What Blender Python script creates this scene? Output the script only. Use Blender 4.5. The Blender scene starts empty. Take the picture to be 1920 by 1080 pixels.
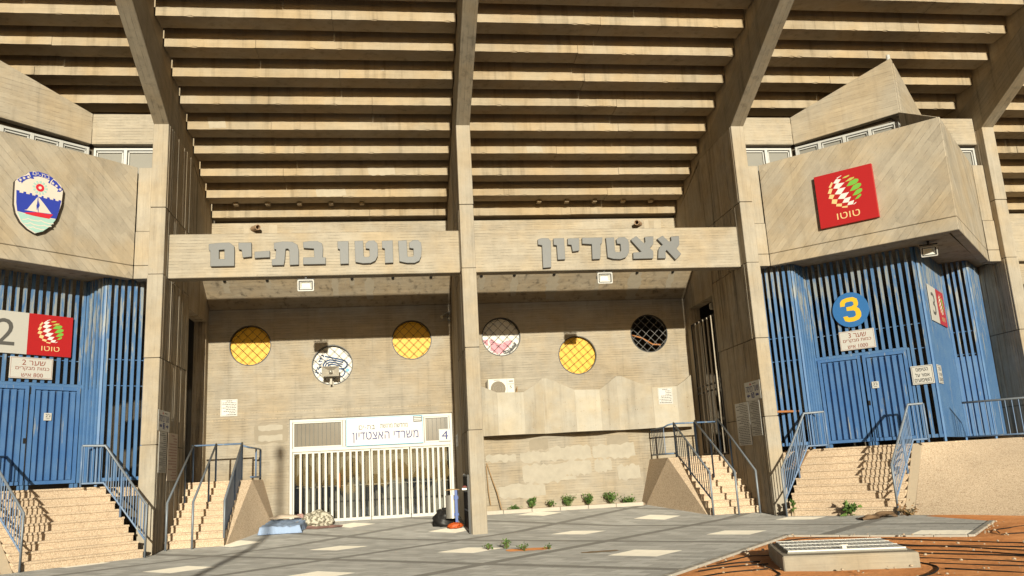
import bpy, bmesh, math, random
from mathutils import Vector, Matrix
from mathutils.geometry import tessellate_polygon
RND = random.Random(11)
sc = bpy.context.scene
COL = sc.collection
SQ = math.sqrt(0.5)

# ------------------------------------------------------------------ camera
def make_camera():
    yaw, pitch, roll = 0.1407, 0.2178, -0.0538
    cy, sy, cp, sp = math.cos(yaw), math.sin(yaw), math.cos(pitch), math.sin(pitch)
    f = Vector((sy*cp, cy*cp, sp)); r = Vector((cy, -sy, 0)); u = r.cross(f)
    cr, sr = math.cos(roll), math.sin(roll)
    r2 = cr*r + sr*u; u2 = -sr*r + cr*u
    cam = bpy.data.cameras.new("camera"); o = bpy.data.objects.new("camera", cam); COL.objects.link(o)
    M = Matrix((r2, u2, -f)).transposed().to_4x4(); M.translation = Vector((-1.80, -20.20, 1.37))
    o.matrix_world = M
    cam.sensor_width = 36; cam.lens = 1560.5/1920*36; cam.clip_start = .05; cam.clip_end = 1500
    sc.camera = o
make_camera()

# ------------------------------------------------------------------ light
SUN_EL, SUN_DX = math.radians(10.4), -0.011
w = bpy.data.worlds.new("World"); sc.world = w; w.use_nodes = True
nt = w.node_tree; bg = nt.nodes["Background"]
sky = nt.nodes.new("ShaderNodeTexSky"); sky.sky_type = 'NISHITA'; sky.sun_disc = False
sky.sun_elevation = SUN_EL; sky.sun_rotation = math.radians(180); sky.dust_density = 1.5
nt.links.new(sky.outputs[0], bg.inputs[0]); bg.inputs[1].default_value = 0.05
sl = bpy.data.lights.new("sun", 'SUN'); sl.energy = 5.0; sl.angle = math.radians(0.55); sl.color = (1.0, .94, .76)
so = bpy.data.objects.new("sun", sl); COL.objects.link(so)
so.rotation_euler = Vector((SUN_DX, 1, -math.tan(SUN_EL))).to_track_quat('-Z', 'Y').to_euler()
so.location = (0, -60, 30)
sc.view_settings.view_transform = 'Standard'; sc.view_settings.look = 'None'
sc.view_settings.exposure = 0.40; sc.view_settings.gamma = 1

# ------------------------------------------------------------------ materials
class NT:
    def __init__(s, name):
        s.rough_ground = name in ('grey_pavers', 'red_soil', 'washed_pebble', 'dusty_ground')
        s.ground = name in ('grey_pavers', 'red_soil', 'kerb_stone', 'pale_pebble', 'dusty_ground')
        s.m = bpy.data.materials.new(name); s.m.use_nodes = True; s.t = s.m.node_tree
        s.b = s.t.nodes["Principled BSDF"]; s.g = None
    def n(s, k): return s.t.nodes.new(k)
    def ln(s, a, b): s.t.links.new(a, b)
    def put(s, sock, v):
        if hasattr(v, 'links') or isinstance(v, bpy.types.NodeSocket): s.ln(v, sock)
        else: sock.default_value = v
    def pos(s):
        if s.g is None: s.g = s.n("ShaderNodeNewGeometry")
        return s.g.outputs["Position"]
    def dot(s, v):
        d = s.n("ShaderNodeVectorMath"); d.operation = 'DOT_PRODUCT'
        s.ln(s.pos(), d.inputs[0]); d.inputs[1].default_value = v; return d.outputs["Value"]
    def comb(s, x, y, z):
        c = s.n("ShaderNodeCombineXYZ")
        for i, q in enumerate((x, y, z)): s.put(c.inputs[i], q)
        return c.outputs[0]
    def noise(s, vec, scale, detail=3, rough=.55, out="Fac"):
        c = s.n("ShaderNodeTexNoise"); s.ln(vec, c.inputs["Vector"])
        c.inputs["Scale"].default_value = scale; c.inputs["Detail"].default_value = detail; c.inputs["Roughness"].default_value = rough
        return c.outputs[out]
    def white(s, vec):
        c = s.n("ShaderNodeTexWhiteNoise"); s.ln(vec, c.inputs["Vector"]); return c.outputs["Value"]
    def voro(s, vec, scale, feat='F1', out="Distance"):
        c = s.n("ShaderNodeTexVoronoi"); c.feature = feat; s.ln(vec, c.inputs["Vector"]); c.inputs["Scale"].default_value = scale
        return c.outputs[out]
    def ma(s, op, a, b=0.0, c=0.0):
        m = s.n("ShaderNodeMath"); m.operation = op
        s.put(m.inputs[0], a); s.put(m.inputs[1], b); s.put(m.inputs[2], c); return m.outputs[0]
    def step(s, x, lo, hi):
        m = s.n("ShaderNodeMapRange"); m.interpolation_type = 'SMOOTHSTEP'; s.ln(x, m.inputs[0])
        m.inputs[1].default_value = lo; m.inputs[2].default_value = hi; return m.outputs[0]
    def mix(s, f, a, b):
        m = s.n("ShaderNodeMix"); m.data_type = 'RGBA'; s.put(m.inputs[0], f)
        for i, q in ((6, a), (7, b)):
            if isinstance(q, tuple): m.inputs[i].default_value = q if len(q) == 4 else q + (1,)
            else: s.ln(q, m.inputs[i])
        return m.outputs[2]
    def scale(s, col, f):
        m = s.n("ShaderNodeVectorMath"); m.operation = 'SCALE'
        if isinstance(col, tuple): m.inputs[0].default_value = col
        else: s.ln(col, m.inputs[0])
        s.put(m.inputs[3], f); return m.outputs[0]
    def bump(s, h, strength=.3, dist=.01):
        b = s.n("ShaderNodeBump"); b.inputs["Strength"].default_value = strength; b.inputs["Distance"].default_value = dist
        s.ln(h, b.inputs["Height"]); s.ln(b.outputs[0], s.b.inputs["Normal"])
    def done(s, col, rough=.85, spec=.25, metal=0.0):
        if not s.ground: col = tuple(q*.8 for q in col[:3]) if isinstance(col, tuple) else s.scale(col, .8)
        i = s.b.inputs
        if isinstance(col, tuple): i["Base Color"].default_value = col + (1,)
        else: s.ln(col, i["Base Color"])
        if s.rough_ground and 'Diffuse Roughness' in i: i['Diffuse Roughness'].default_value = .35 if s.m.name.startswith('washed') else 1.0
        s.put(i["Roughness"], rough); i["Specular IOR Level"].default_value = spec; i["Metallic"].default_value = metal
        return s.m

def concrete(name, col, along=(1, 1, 0), across=(0, 0, 1), board=.075, line=.35, relief=.5, streak=.15, blotch=.35, gr=.5, tone=.10):
    """board-marked concrete: boards run along one direction, each a little different in tone and height"""
    t = NT(name); a = t.dot(along); b = t.dot(across); p = t.pos()
    wob = t.ma('MULTIPLY', t.ma('SUBTRACT', t.noise(p, 1.3, 2), .5), .02)
    bb = t.ma('DIVIDE', t.ma('ADD', b, wob), board)
    idx = t.ma('FLOOR', bb); fr = t.ma('FRACT', bb)
    aseg = t.ma('FLOOR', t.ma('ADD', t.ma('DIVIDE', a, 2.3), t.ma('MULTIPLY', t.white(t.comb(idx, 3.1, 0.0)), 7.0)))
    wn = t.white(t.comb(idx, aseg, 1.7))
    edge = t.ma('MULTIPLY', t.step(t.ma('ABSOLUTE', t.ma('SUBTRACT', fr, .5)), .44, .5), t.step(t.noise(p, 2.6, 4, .7), .42, .60))
    grain = t.noise(t.comb(t.ma('MULTIPLY', a, .9), t.ma('MULTIPLY', b, 11.0), 0.0), 1.9, 5, .7)
    big = t.noise(p, .55, 4, .6); mid = t.noise(p, 3.1, 5, .65); fine = t.noise(p, 38.0, 3, .6)
    pits = t.ma('MULTIPLY', t.step(t.voro(p, 9.0), .09, .03), t.step(t.noise(p, 1.9, 2), .5, .62))
    run = t.noise(t.comb(t.ma('MULTIPLY', t.dot((1, 0, 0)), 5.0), t.ma('MULTIPLY', t.dot((0, 1, 0)), 5.0), t.ma('MULTIPLY', t.dot((0, 0, 1)), .30)), 1.0, 4, .6)
    v = t.ma('ADD', 1.0, t.ma('MULTIPLY', t.ma('SUBTRACT', wn, .5), tone))
    v = t.ma('ADD', v, t.ma('MULTIPLY', t.ma('SUBTRACT', grain, .5), gr))
    v = t.ma('ADD', v, t.ma('MULTIPLY', t.ma('SUBTRACT', big, .5), blotch))
    v = t.ma('ADD', v, t.ma('MULTIPLY', t.ma('SUBTRACT', mid, .5), .42))
    v = t.ma('ADD', v, t.ma('MULTIPLY', t.ma('SUBTRACT', fine, .5), .16))
    v = t.ma('SUBTRACT', v, t.ma('MULTIPLY', t.step(run, .5, .74), streak))
    v = t.ma('SUBTRACT', v, t.ma('MULTIPLY', edge, line))
    v = t.ma('SUBTRACT', v, t.ma('MULTIPLY', pits, .35))
    warm = t.mix(t.step(t.noise(p, .9, 3), .35, .7), col, (col[0]*1.02, col[1]*.94, col[2]*.82))
    c = t.scale(warm, v)
    h = t.ma('ADD', t.ma('MULTIPLY', wn, .6), t.ma('MULTIPLY', grain, .8))
    h = t.ma('ADD', h, t.ma('MULTIPLY', mid, .5)); h = t.ma('SUBTRACT', h, t.ma('MULTIPLY', edge, .7)); h = t.ma('SUBTRACT', h, pits)
    t.bump(h, relief, .012)
    return t.done(c, .9, .15)

def plain(name, col, rough=.6, spec=.3, metal=0.0, var=.12, nscale=6.0, bump=0.0):
    t = NT(name); p = t.pos()
    v = t.ma('ADD', 1.0 - var/2, t.ma('MULTIPLY', t.noise(p, nscale, 4, .6), var))
    if bump: t.bump(t.noise(p, nscale*3, 4, .6), bump, .01)
    return t.done(t.scale(col, v), rough, spec, metal)

CONC = (.44, .385, .305)
M = {}
M['conc'] = concrete('concrete_boards_level', (.425, .375, .30), relief=.6, line=.75, blotch=.5, streak=.08)
M['wall'] = concrete('concrete_boards_wall', (.385, .342, .278), relief=.6, line=.75, blotch=.55, streak=.16)
M['pillar'] = concrete('concrete_pillar', (.41, .365, .298), along=(0, 0, 1), across=(1, 1, 0), board=.12, relief=.25, line=.2, streak=.15, gr=.35, tone=.06, blotch=.5)
M['side'] = concrete('concrete_side_upright_boards', (.47, .405, .315), along=(0, 0, 1), across=(1, 1.0, 0), board=.085, relief=1.0, line=.8, streak=.55, blotch=.5)  # flank colour raised to lift the shaded pillar sides
M['raker'] = concrete('concrete_raker', (.36, .31, .235), along=(0, -1, .47), across=(1, .42, .9), board=.12, relief=.5, line=.4, streak=.3)
M['tier'] = concrete('concrete_tier', (.43, .355, .255), relief=.22, line=.12, streak=.30, blotch=.6, gr=.35, tone=.06)
M['prow_r'] = concrete('concrete_boards_rising', CONC, along=(.5, -.5, .707), across=(-.5, .5, .707), board=.15, relief=.5, line=.34, blotch=.5, gr=.36, tone=.20)
M['prow_l'] = concrete('concrete_boards_falling', CONC, along=(.5, .5, -.707), across=(.5, .5, .707), board=.15, relief=.5, line=.34, blotch=.5, gr=.36, tone=.20)
M['soffit'] = concrete('concrete_soffit', (.46, .385, .285), relief=.4, streak=.5, blotch=.5)
M['lobby'] = plain('lobby_plaster', (.34, .32, .28), .9, .1, 0, .3, 2)
M['damp'] = plain('damp_patch', (.33, .285, .22), .9, .1, 0, .35, 4)
M['wavy2'] = concrete('concrete_cast_panel_pale', (.49, .455, .39), relief=.06, line=.0, streak=.15, blotch=.4, gr=.06, tone=.0)
M['wavy'] = concrete('concrete_cast_panel', (.45, .412, .348), relief=.08, line=.0, streak=.2, blotch=.5, gr=.08, tone=.0)
M['inner'] = plain('concrete_interior', (.16, .135, .105), .95, .1, 0, .3, 1.5)  # low base colour puts the shade of the interior into the concrete
M['paint_patch'] = plain('cream_overpaint', (.43, .388, .318), .85, .2, 0, .45, 4)
M['lime'] = plain('lime_runoff', (.47, .405, .31), .9, .1, 0, .35, 7)

def pebble_mat():
    t = NT('washed_pebble'); p = t.pos()
    d = t.voro(p, 46.0); r = t.voro(p, 46.0, 'F1', 'Color')
    sp = t.n('ShaderNodeSeparateColor'); t.ln(r, sp.inputs[0])
    base = t.mix(sp.outputs[0], (.66, .505, .355), (.80, .65, .48))
    base = t.mix(t.step(sp.outputs[1], .80, .86), base, (.46, .335, .23))
    base = t.mix(t.step(d, .42, .62), base, (.60, .46, .325))
    v = t.ma('ADD', .8, t.ma('MULTIPLY', t.noise(p, .9, 4, .6), .38))
    t.bump(t.ma('SUBTRACT', 1.0, d), .45, .008)
    return t.done(t.scale(base, v), .85, .2)
M['pebble'] = pebble_mat()
M['pebble_trim'] = plain('smooth_terrazzo_edge', (.62, .50, .36), .8, .2, 0, .2, 14)

def blue_mat(name, col, wear):
    t = NT(name); p = t.pos()
    st = t.noise(t.comb(t.ma('MULTIPLY', t.dot((1, .3, 0)), 9.0), t.ma('MULTIPLY', t.dot((0, 1, 0)), 9.0), t.ma('MULTIPLY', t.dot((0, 0, 1)), 1.1)), 1.0, 5, .65)
    hi = t.step(t.dot((0, 0, 1)), 3.2, 5.8)
    fade = t.mix(t.noise(p, 2.4, 3), col, (col[0]*2.6+.03, col[1]*1.7+.01, col[2]*1.15))
    chip = t.step(t.ma('ADD', st, t.ma('MULTIPLY', hi, .15)), .62 - wear, .72 - wear)
    c = t.mix(t.ma('MULTIPLY', chip, .8), fade, (.36, .37, .34))
    rust = t.step(t.noise(p, 6.0, 5, .7), .70, .78)
    c = t.mix(t.ma('MULTIPLY', rust, .5), c, (.22, .13, .08))
    return t.done(c, .45, .4)
M['blue'] = blue_mat('blue_gate_paint', (.042, .142, .365), .0)
M['blue_door'] = blue_mat('blue_door_paint', (.036, .134, .38), .012)
M['blue_rail'] = blue_mat('blue_rail_paint', (.07, .16, .34), .05)
M['rail_top'] = plain('worn_steel_handrail', (.24, .27, .31), .5, .4, .3, .3, 12)
M['white_paint'] = plain('white_gate_paint', (.64, .62, .57), .5, .4, 0, .1, 9)
M['alu'] = plain('white_aluminium', (.56, .56, .545), .45, .4, 0, .06)
M['letter'] = plain('grey_letter_paint', (.145, .148, .15), .5, .4, 0, .15, 10)
M['sign_white'] = plain('sign_white', (.60, .585, .55), .45, .4, 0, .05)
M['sign_grey'] = plain('sign_grey', (.55, .53, .49), .5, .3, 0, .06)
M['sign_red'] = plain('sign_red', (.46, .018, .02), .4, .4, 0, .06)
M['sign_blue'] = plain('sign_blue', (.04, .17, .44), .4, .4, 0, .1)
M['sign_yellow'] = plain('sign_yellow', (.80, .52, .03), .45, .4, 0, .06)
M['ink_red'] = plain('ink_brick', (.30, .085, .055), .6, .2)
M['ink_black'] = plain('ink_black', (.03, .03, .035), .6, .2)
M['ink_grey'] = plain('ink_grey', (.11, .105, .10), .6, .2)
M['ink_navy'] = plain('ink_navy', (.05, .06, .22), .6, .2)
M['ink_sky'] = plain('ink_sky_blue', (.22, .50, .68), .6, .2)
M['ink_steel'] = plain('ink_steel_blue', (.03, .075, .19), .6, .2)
M['cream'] = plain('logo_cream', (.80, .60, .28), .5, .3)
M['logo_white'] = plain('logo_white', (.80, .78, .76), .5, .3)
M['logo_green'] = plain('logo_green', (.20, .50, .07), .5, .3)
M['logo_lime'] = plain('logo_lime', (.52, .52, .12), .5, .3)
M['sh_white'] = plain('shield_cream', (.76, .68, .60), .5, .3)
M['sh_blue'] = plain('shield_blue', (.035, .06, .42), .5, .3)
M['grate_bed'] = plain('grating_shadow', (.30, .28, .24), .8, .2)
M['rag'] = plain('dull_rag', (.30, .10, .09), .9, .1)
M['sh_red'] = plain('shield_red', (.66, .03, .05), .5, .3)
M['sh_sea'] = plain('shield_pale_green', (.42, .66, .60), .5, .3)
M['sh_edge'] = plain('shield_edge_dark', (.06, .05, .045), .7, .2)
M['yellow_panel'] = plain('yellow_sheet', (.80, .44, .014), .5, .35, 0, .3, 2.2)
M['pink'] = plain('poster_pink', (.72, .34, .40), .6, .2)
M['poster_white'] = plain('poster_white', (.78, .76, .71), .6, .2)
M['black'] = plain('black_metal', (.018, .017, .016), .5, .4)
M['wire'] = plain('dark_wire', (.05, .04, .03), .6, .3)
M['steel_wire'] = plain('pale_wire', (.38, .37, .35), .5, .4, .3)
M['dark'] = plain('dark_void', (.012, .010, .009), .95, .05)
M['curtain'] = plain('dull_curtain', (.33, .335, .335), .95, .1, 0, .2, 5)
M['steel'] = plain('galvanised_bin', (.40, .38, .34), .4, .5, .5, .15, 9)
M['bin_blue'] = plain('bin_blue', (.018, .075, .32), .45, .4)
M['rubber'] = plain('black_rubber_pipe', (.02, .016, .013), .6, .3)
M['orange'] = plain('orange_plastic', (.55, .10, .02), .5, .3)
M['sheet_blue'] = plain('pale_blue_sheet', (.36, .47, .68), .9, .1, 0, .12, 6, .2)
M['pillow'] = plain('cream_pillow', (.66, .55, .44), .9, .1, 0, .15, 7)
M['pinkcloth'] = plain('dusty_pink_cloth', (.44, .27, .24), .95, .1, 0, .25, 9, .3)
M['card'] = plain('brown_cardboard', (.33, .21, .12), .9, .1, 0, .3, 5)
M['wood'] = plain('weathered_stick', (.38, .25, .13), .8, .2, 0, .3, 12)
M['rust_tube'] = plain('rusty_orange_tube', (.45, .19, .07), .7, .2, 0, .3, 9)
M['pipe'] = plain('drain_pipe_clay', (.40, .27, .17), .8, .2, 0, .3, 9)
M['reflector'] = plain('lamp_reflector', (.74, .73, .68), .35, .5, 0, .05)
M['kerb'] = plain('kerb_stone', (.44, .40, .34), .9, .15, 0, .3, 9)
M['stone'] = plain('pale_pebble', (.46, .36, .26), .9, .15, 0, .3, 12)
M['grate'] = plain('white_grating', (.85, .83, .77), .6, .3, 0, .25, 9)
M['plinth'] = concrete('concrete_plinth', (.40, .345, .27), relief=.3, line=.1, streak=.2, blotch=.5)
M['speaker_grey'] = plain('speaker_plastic', (.50, .46, .39), .6, .3)
M['ac_white'] = plain('ac_casing', (.66, .63, .57), .5, .3, 0, .08)
M['ac_fan'] = plain('ac_grille', (.20, .165, .12), .6, .3)
M['ac_fan2'] = plain('ac_wires', (.30, .255, .19), .6, .3)
M['guard'] = plain('thin_guard_bar', (.22, .21, .19), .5, .4)
M['bar'] = plain('sunlit_gate_bar', (.55, .48, .38), .6, .3)  # light tan paints the sunlight on the doorway bars
M['glow'] = plain('led_chip', (.75, .62, .2), .4, .4)

def camo():
    t = NT('patterned_blanket'); p = t.pos()
    c = t.mix(t.step(t.noise(p, 13.0, 2), .47, .53), (.60, .56, .46), (.22, .20, .15)); return t.done(c, .95, .1)
M['blanket'] = camo()
def glassm():
    t = NT('window_glass'); t.b.inputs['Transmission Weight'].default_value = .0
    c = t.mix(t.noise(t.pos(), 1.2, 3), (.055, .05, .043), (.10, .095, .08)); t.done(c, .04, .6); return t.m
M['glass'] = glassm()
def paleglass():
    t = NT('frosted_pane'); c = t.mix(t.noise(t.pos(), 1.6, 3), (.085, .083, .077), (.17, .165, .15)); return t.done(c, .12, .5)
M['pane'] = paleglass()
M['pane_prow'] = plain('reflection_toned_pane', (.30, .29, .26), .15, .5, 0, .25, 1.5)  # pale base colour stands in for reflection in the prow windows
def clear():
    t = NT('clear_glass'); t.b.inputs['Transmission Weight'].default_value = 1.0; t.b.inputs['IOR'].default_value = 1.02
    t.done((.75, .75, .70), .0, .5)
    g = t.n('ShaderNodeBsdfGlossy'); g.inputs['Roughness'].default_value = .03; g.inputs['Color'].default_value = (.42, .50, .62, 1)
    bp = t.n('ShaderNodeBump'); bp.inputs['Strength'].default_value = .25; bp.inputs['Distance'].default_value = .02; t.ln(t.noise(t.comb(t.ma('MULTIPLY', t.dot((1, 0, 0)), 1.6), 0.0, t.dot((0, 0, 1))), 1.4, 1, .4), bp.inputs['Height']); t.ln(bp.outputs[0], g.inputs['Normal'])
    tr = t.n('ShaderNodeBsdfTransparent'); tr.inputs['Color'].default_value = (.80, .80, .78, 1)
    m = t.n('ShaderNodeMixShader'); m.inputs[0].default_value = .07
    t.ln(tr.outputs[0], m.inputs[1]); t.ln(g.outputs[0], m.inputs[2]); t.ln(m.outputs[0], t.t.nodes['Material Output'].inputs[0]); return t.m
M['clear'] = clear()
def leaf(name, c1, c2):
    t = NT(name); oi = t.n('ShaderNodeTexWhiteNoise'); g = t.n('ShaderNodeNewGeometry')
    t.ln(g.outputs['Random Per Island'], oi.inputs['Vector']) if 'Random Per Island' in g.outputs else None
    c = t.mix(g.outputs['Random Per Island'], c1, c2); t.b.inputs['Subsurface Weight'].default_value = 0; return t.done(c, .55, .3)
M['leaf'] = leaf('shrub_leaf', (.04, .10, .02), (.15, .24, .055))
M['leaf_dry'] = leaf('dry_leaf', (.22, .11, .05), (.36, .22, .10))
M['stem'] = plain('plant_stem', (.14, .11, .05), .8, .2)

def pavement_mat():
    t = NT('grey_pavers'); p = t.pos()
    u = t.dot((SQ, SQ, 0)); v = t.dot((SQ, -SQ, 0)); P = 3.68
    du = t.ma('SUBTRACT', t.ma('FRACT', t.ma('DIVIDE', t.ma('ADD', u, P*20.5 - .45), P)), .5)
    dv = t.ma('SUBTRACT', t.ma('FRACT', t.ma('DIVIDE', t.ma('ADD', v, P*20.5 - 2.45), P)), .5)
    au = t.ma('MULTIPLY', t.ma('ABSOLUTE', du), P); av = t.ma('MULTIPLY', t.ma('ABSOLUTE', dv), P)
    mx = t.ma('MAXIMUM', au, av)
    tile = t.ma('LESS_THAN', mx, .44)
    band = t.ma('GREATER_THAN', mx, P/2 - .13)
    # paver courses .22 x .44
    cu = t.ma('DIVIDE', u, .22); iu = t.ma('FLOOR', cu)
    cv = t.ma('ADD', t.ma('DIVIDE', v, .44), t.ma('MULTIPLY', t.ma('MODULO', iu, 2.0), .5)); iv = t.ma('FLOOR', cv)
    pn = t.white(t.comb(iu, iv, .3))
    fu = t.ma('ABSOLUTE', t.ma('SUBTRACT', t.ma('FRACT', cu), .5)); fv = t.ma('ABSOLUTE', t.ma('SUBTRACT', t.ma('FRACT', cv), .5))
    joint = t.ma('MAXIMUM', t.step(fu, .45, .5), t.step(fv, .475, .5))
    # the pale tiles split in three across
    ju = t.ma('ABSOLUTE', t.ma('SUBTRACT', t.ma('FRACT', t.ma('DIVIDE', t.ma('ADD', t.ma('MULTIPLY', dv, P), .44), .2933)), .5))
    tj = t.step(ju, .475, .5)
    big = t.noise(p, .45, 4, .6); mid = t.noise(p, 4.0, 5, .65)
    c = t.mix(pn, (.20, .193, .180), (.285, .276, .258))
    c = t.mix(band, c, (.125, .118, .108))
    c = t.mix(t.ma('MULTIPLY', joint, .75), c, (.15, .138, .12))
    c = t.mix(tile, c, t.mix(t.ma('MULTIPLY', tj, .5), (.60, .55, .465), (.42, .38, .31)))
    sand = t.step(t.noise(p, .8, 5, .62), .62, .80)
    c = t.mix(t.ma('MULTIPLY', sand, .35), c, (.36, .27, .18))
    near = t.ma('MULTIPLY', t.step(t.noise(p, 1.7, 5, .7), .69, .73), .8)
    c = t.mix(near, c, (.46, .27, .15))
    vv = t.ma('ADD', .72, t.ma('ADD', t.ma('MULTIPLY', big, .36), t.ma('MULTIPLY', mid, .22)))
    t.bump(t.ma('SUBTRACT', t.ma('ADD', t.ma('MULTIPLY', mid, .5), t.ma('MULTIPLY', t.noise(p, 55.0, 3, .6), 1.0)), t.ma('MULTIPLY', joint, .6)), .8, .012)
    return t.done(t.scale(c, vv), .75, .3)
M['pavement'] = pavement_mat()
def soil_mat():
    t = NT('red_soil'); p = t.pos()
    c = t.mix(t.step(t.noise(p, 1.1, 5, .65), .35, .7), (.46, .185, .066), (.62, .285, .115))
    c = t.mix(t.ma('MULTIPLY', t.step(t.noise(p, 24.0, 4, .7), .62, .72), .7), c, (.66, .42, .24))
    c = t.mix(t.ma('MULTIPLY', t.step(t.noise(p, 15.0, 4, .7), .60, .72), .6), c, (.26, .10, .038))
    t.bump(t.noise(p, 9.0, 7, .75), .9, .04)
    return t.done(c, .95, .1)
M['soil'] = soil_mat()
M['far_ground'] = plain('dusty_ground', (.30, .23, .17), .95, .1, 0, .3, .4)

# ------------------------------------------------------------------ mesh helpers
LOC = {}
class MB:
    def __init__(s): s.v = []; s.f = []
    def add(s, vs, fs):
        k = len(s.v); s.v += [tuple(q) for q in vs]; s.f += [tuple(i + k for i in f) for f in fs]; return s
    def box(s, x0, x1, y0, y1, z0, z1):
        return s.add([(x0,y0,z0),(x1,y0,z0),(x1,y1,z0),(x0,y1,z0),(x0,y0,z1),(x1,y0,z1),(x1,y1,z1),(x0,y1,z1)],
                     [(0,3,2,1),(4,5,6,7),(0,1,5,4),(1,2,6,5),(2,3,7,6),(3,0,4,7)])
    def obox(s, c, ax, ay, az, sx, sy, sz):
        c = Vector(c); ax = Vector(ax)*sx/2; ay = Vector(ay)*sy/2; az = Vector(az)*sz/2
        P = [c + i*ax + j*ay + k*az for k in (-1, 1) for j in (-1, 1) for i in (-1, 1)]
        return s.add(P, [(0,2,3,1),(4,5,7,6),(0,1,5,4),(1,3,7,5),(3,2,6,7),(2,0,4,6)])
    def prism(s, poly, fn, d0, d1, holes=()):
        """poly in 2D, fn(a,b,d)->3D"""
        loops = [list(poly)] + [list(h) for h in holes]
        flat = [q for l in loops for q in l]; n = len(flat)
        tri = tessellate_polygon([[Vector((a, b, 0)) for a, b in l] for l in loops])
        vs = [fn(a, b, d0) for a, b in flat] + [fn(a, b, d1) for a, b in flat]
        fs = [tuple(t) for t in tri] + [tuple(i + n for i in reversed(t)) for t in tri]
        k = 0
        for l in loops:
            m = len(l)
            for i in range(m):
                j = (i + 1) % m; fs.append((k+i, k+j, k+j+n, k+i+n))
            k += m
        return s.add(vs, fs)
    def flat(s, poly, fn, d):
        tri = tessellate_polygon([[Vector((a, b, 0)) for a, b in poly]])
        return s.add([fn(a, b, d) for a, b in poly], [tuple(t) for t in tri])
    def tube(s, pts, r, n=8, cap=True):
        pts = [Vector(p) for p in pts]; rings = []
        for i, p in enumerate(pts):
            a = (pts[i] - pts[i-1]).normalized() if i else (pts[1] - pts[0]).normalized()
            b = (pts[i+1] - pts[i]).normalized() if i < len(pts)-1 else a
            d = (a + b).normalized() if (a + b).length > 1e-6 else a
            k = 1/max(.5, d.dot(a))
            u = d.cross(Vector((0, 0, 1)));  u = u.normalized() if u.length > 1e-3 else Vector((1, 0, 0))
            v = d.cross(u).normalized()
            # keep the ring seam steady between up-right and sloping runs
            if rings and u.dot(lastu) < 0: u = -u; v = -v
            lastu = u
            rings.append([p + r*(math.cos(2*math.pi*q/n)*u*(k if abs(d.z) < .99 else 1) + math.sin(2*math.pi*q/n)*v*k) for q in range(n)])
        vs = [q for rg in rings for q in rg]; fs = []
        for i in range(len(rings)-1):
            for q in range(n):
                q2 = (q+1) % n; fs.append((i*n+q, i*n+q2, (i+1)*n+q2, (i+1)*n+q))
        if cap: fs.append(tuple(reversed(range(n)))); fs.append(tuple((len(rings)-1)*n+q for q in range(n)))
        return s.add(vs, fs)
    def cyl(s, c0, c1, r, n=16): return s.tube([c0, c1], r, n)
    def ribbon(s, pts, wd, fn, d):
        for i in range(len(pts)-1):
            a = Vector(pts[i]); b = Vector(pts[i+1]); t = (b-a); L = t.length
            if L < 1e-6: continue
            t /= L; nrm = Vector((-t.y, t.x))*wd/2; e = t*wd*.35
            q = [a-e-nrm, b+e-nrm, b+e+nrm, a-e+nrm]
            s.add([fn(x.x, x.y, d + i*.00005) for x in q], [(0, 1, 2, 3)])
        return s
    def hull(s, pts):
        bm = bmesh.new(); vs = [bm.verts.new(p) for p in pts]; bmesh.ops.convex_hull(bm, input=vs)
        bm.verts.ensure_lookup_table(); bm.verts.index_update()
        s.add([v.co for v in bm.verts], [tuple(v.index for v in f.verts) for f in bm.faces]); bm.free(); return s
    def mirror(s): s.v = [(-x, y, z) for x, y, z in s.v]; return s
    def build(s, name, mat, parent=None, bevel=0, smooth=False, recalc=True, loc=None):
        L = Vector(LOC.get(parent.name, (0, 0, 0))) if parent else Vector(loc or (0, 0, 0))
        me = bpy.data.meshes.new(name); me.from_pydata([Vector(q) - L for q in s.v], [], s.f)
        if recalc or bevel:
            bm = bmesh.new(); bm.from_mesh(me)
            if recalc: bmesh.ops.recalc_face_normals(bm, faces=bm.faces)
            if bevel:
                es = [e for e in bm.edges if len(e.link_faces) == 2 and e.calc_face_angle(0) > .6]
                bmesh.ops.bevel(bm, geom=es, offset=bevel, segments=1, affect='EDGES', clamp_overlap=True)
            bm.to_mesh(me); bm.free()
        me.materials.append(mat)
        if smooth:
            for p in me.polygons: p.use_smooth = True
        o = bpy.data.objects.new(name, me); COL.objects.link(o); LOC[o.name] = L
        if parent: o.parent = parent
        else: o.location = L
        return o
def tag(o, label=None, cat=None, group=None, kind=None):
    if label: o['label'] = label
    if cat: o['category'] = cat
    if group: o['group'] = group
    if kind: o['kind'] = kind
    return o
def thing(name, loc, label, cat, group=None):
    o = bpy.data.objects.new(name, None); o.empty_display_size = .2; o.location = loc; COL.objects.link(o); LOC[o.name] = Vector(loc)
    return tag(o, label, cat, group)
def copy_tree(o, offset, label=None):
    c = o.copy(); COL.objects.link(c); c.location = o.location + Vector(offset); LOC[c.name] = LOC[o.name] + Vector(offset)
    if label: c['label'] = label
    for ch in list(o.children):
        d = ch.copy(); COL.objects.link(d); d.parent = c; LOC[d.name] = LOC[c.name]
        for g in list(ch.children):
            e = g.copy(); COL.objects.link(e); e.parent = d; LOC[e.name] = LOC[c.name]
    return c
XZ = lambda a, b, d: (a, d, b)     # facade plane, d = depth Y
YZ = lambda a, b, d: (d, a, b)     # plane across, d = X
def arc(cx, cy, r, n=40, a0=0, a1=2*math.pi):
    return [(cx + r*math.cos(a0 + (a1-a0)*i/n), cy + r*math.sin(a0 + (a1-a0)*i/n)) for i in range(n)]
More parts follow.
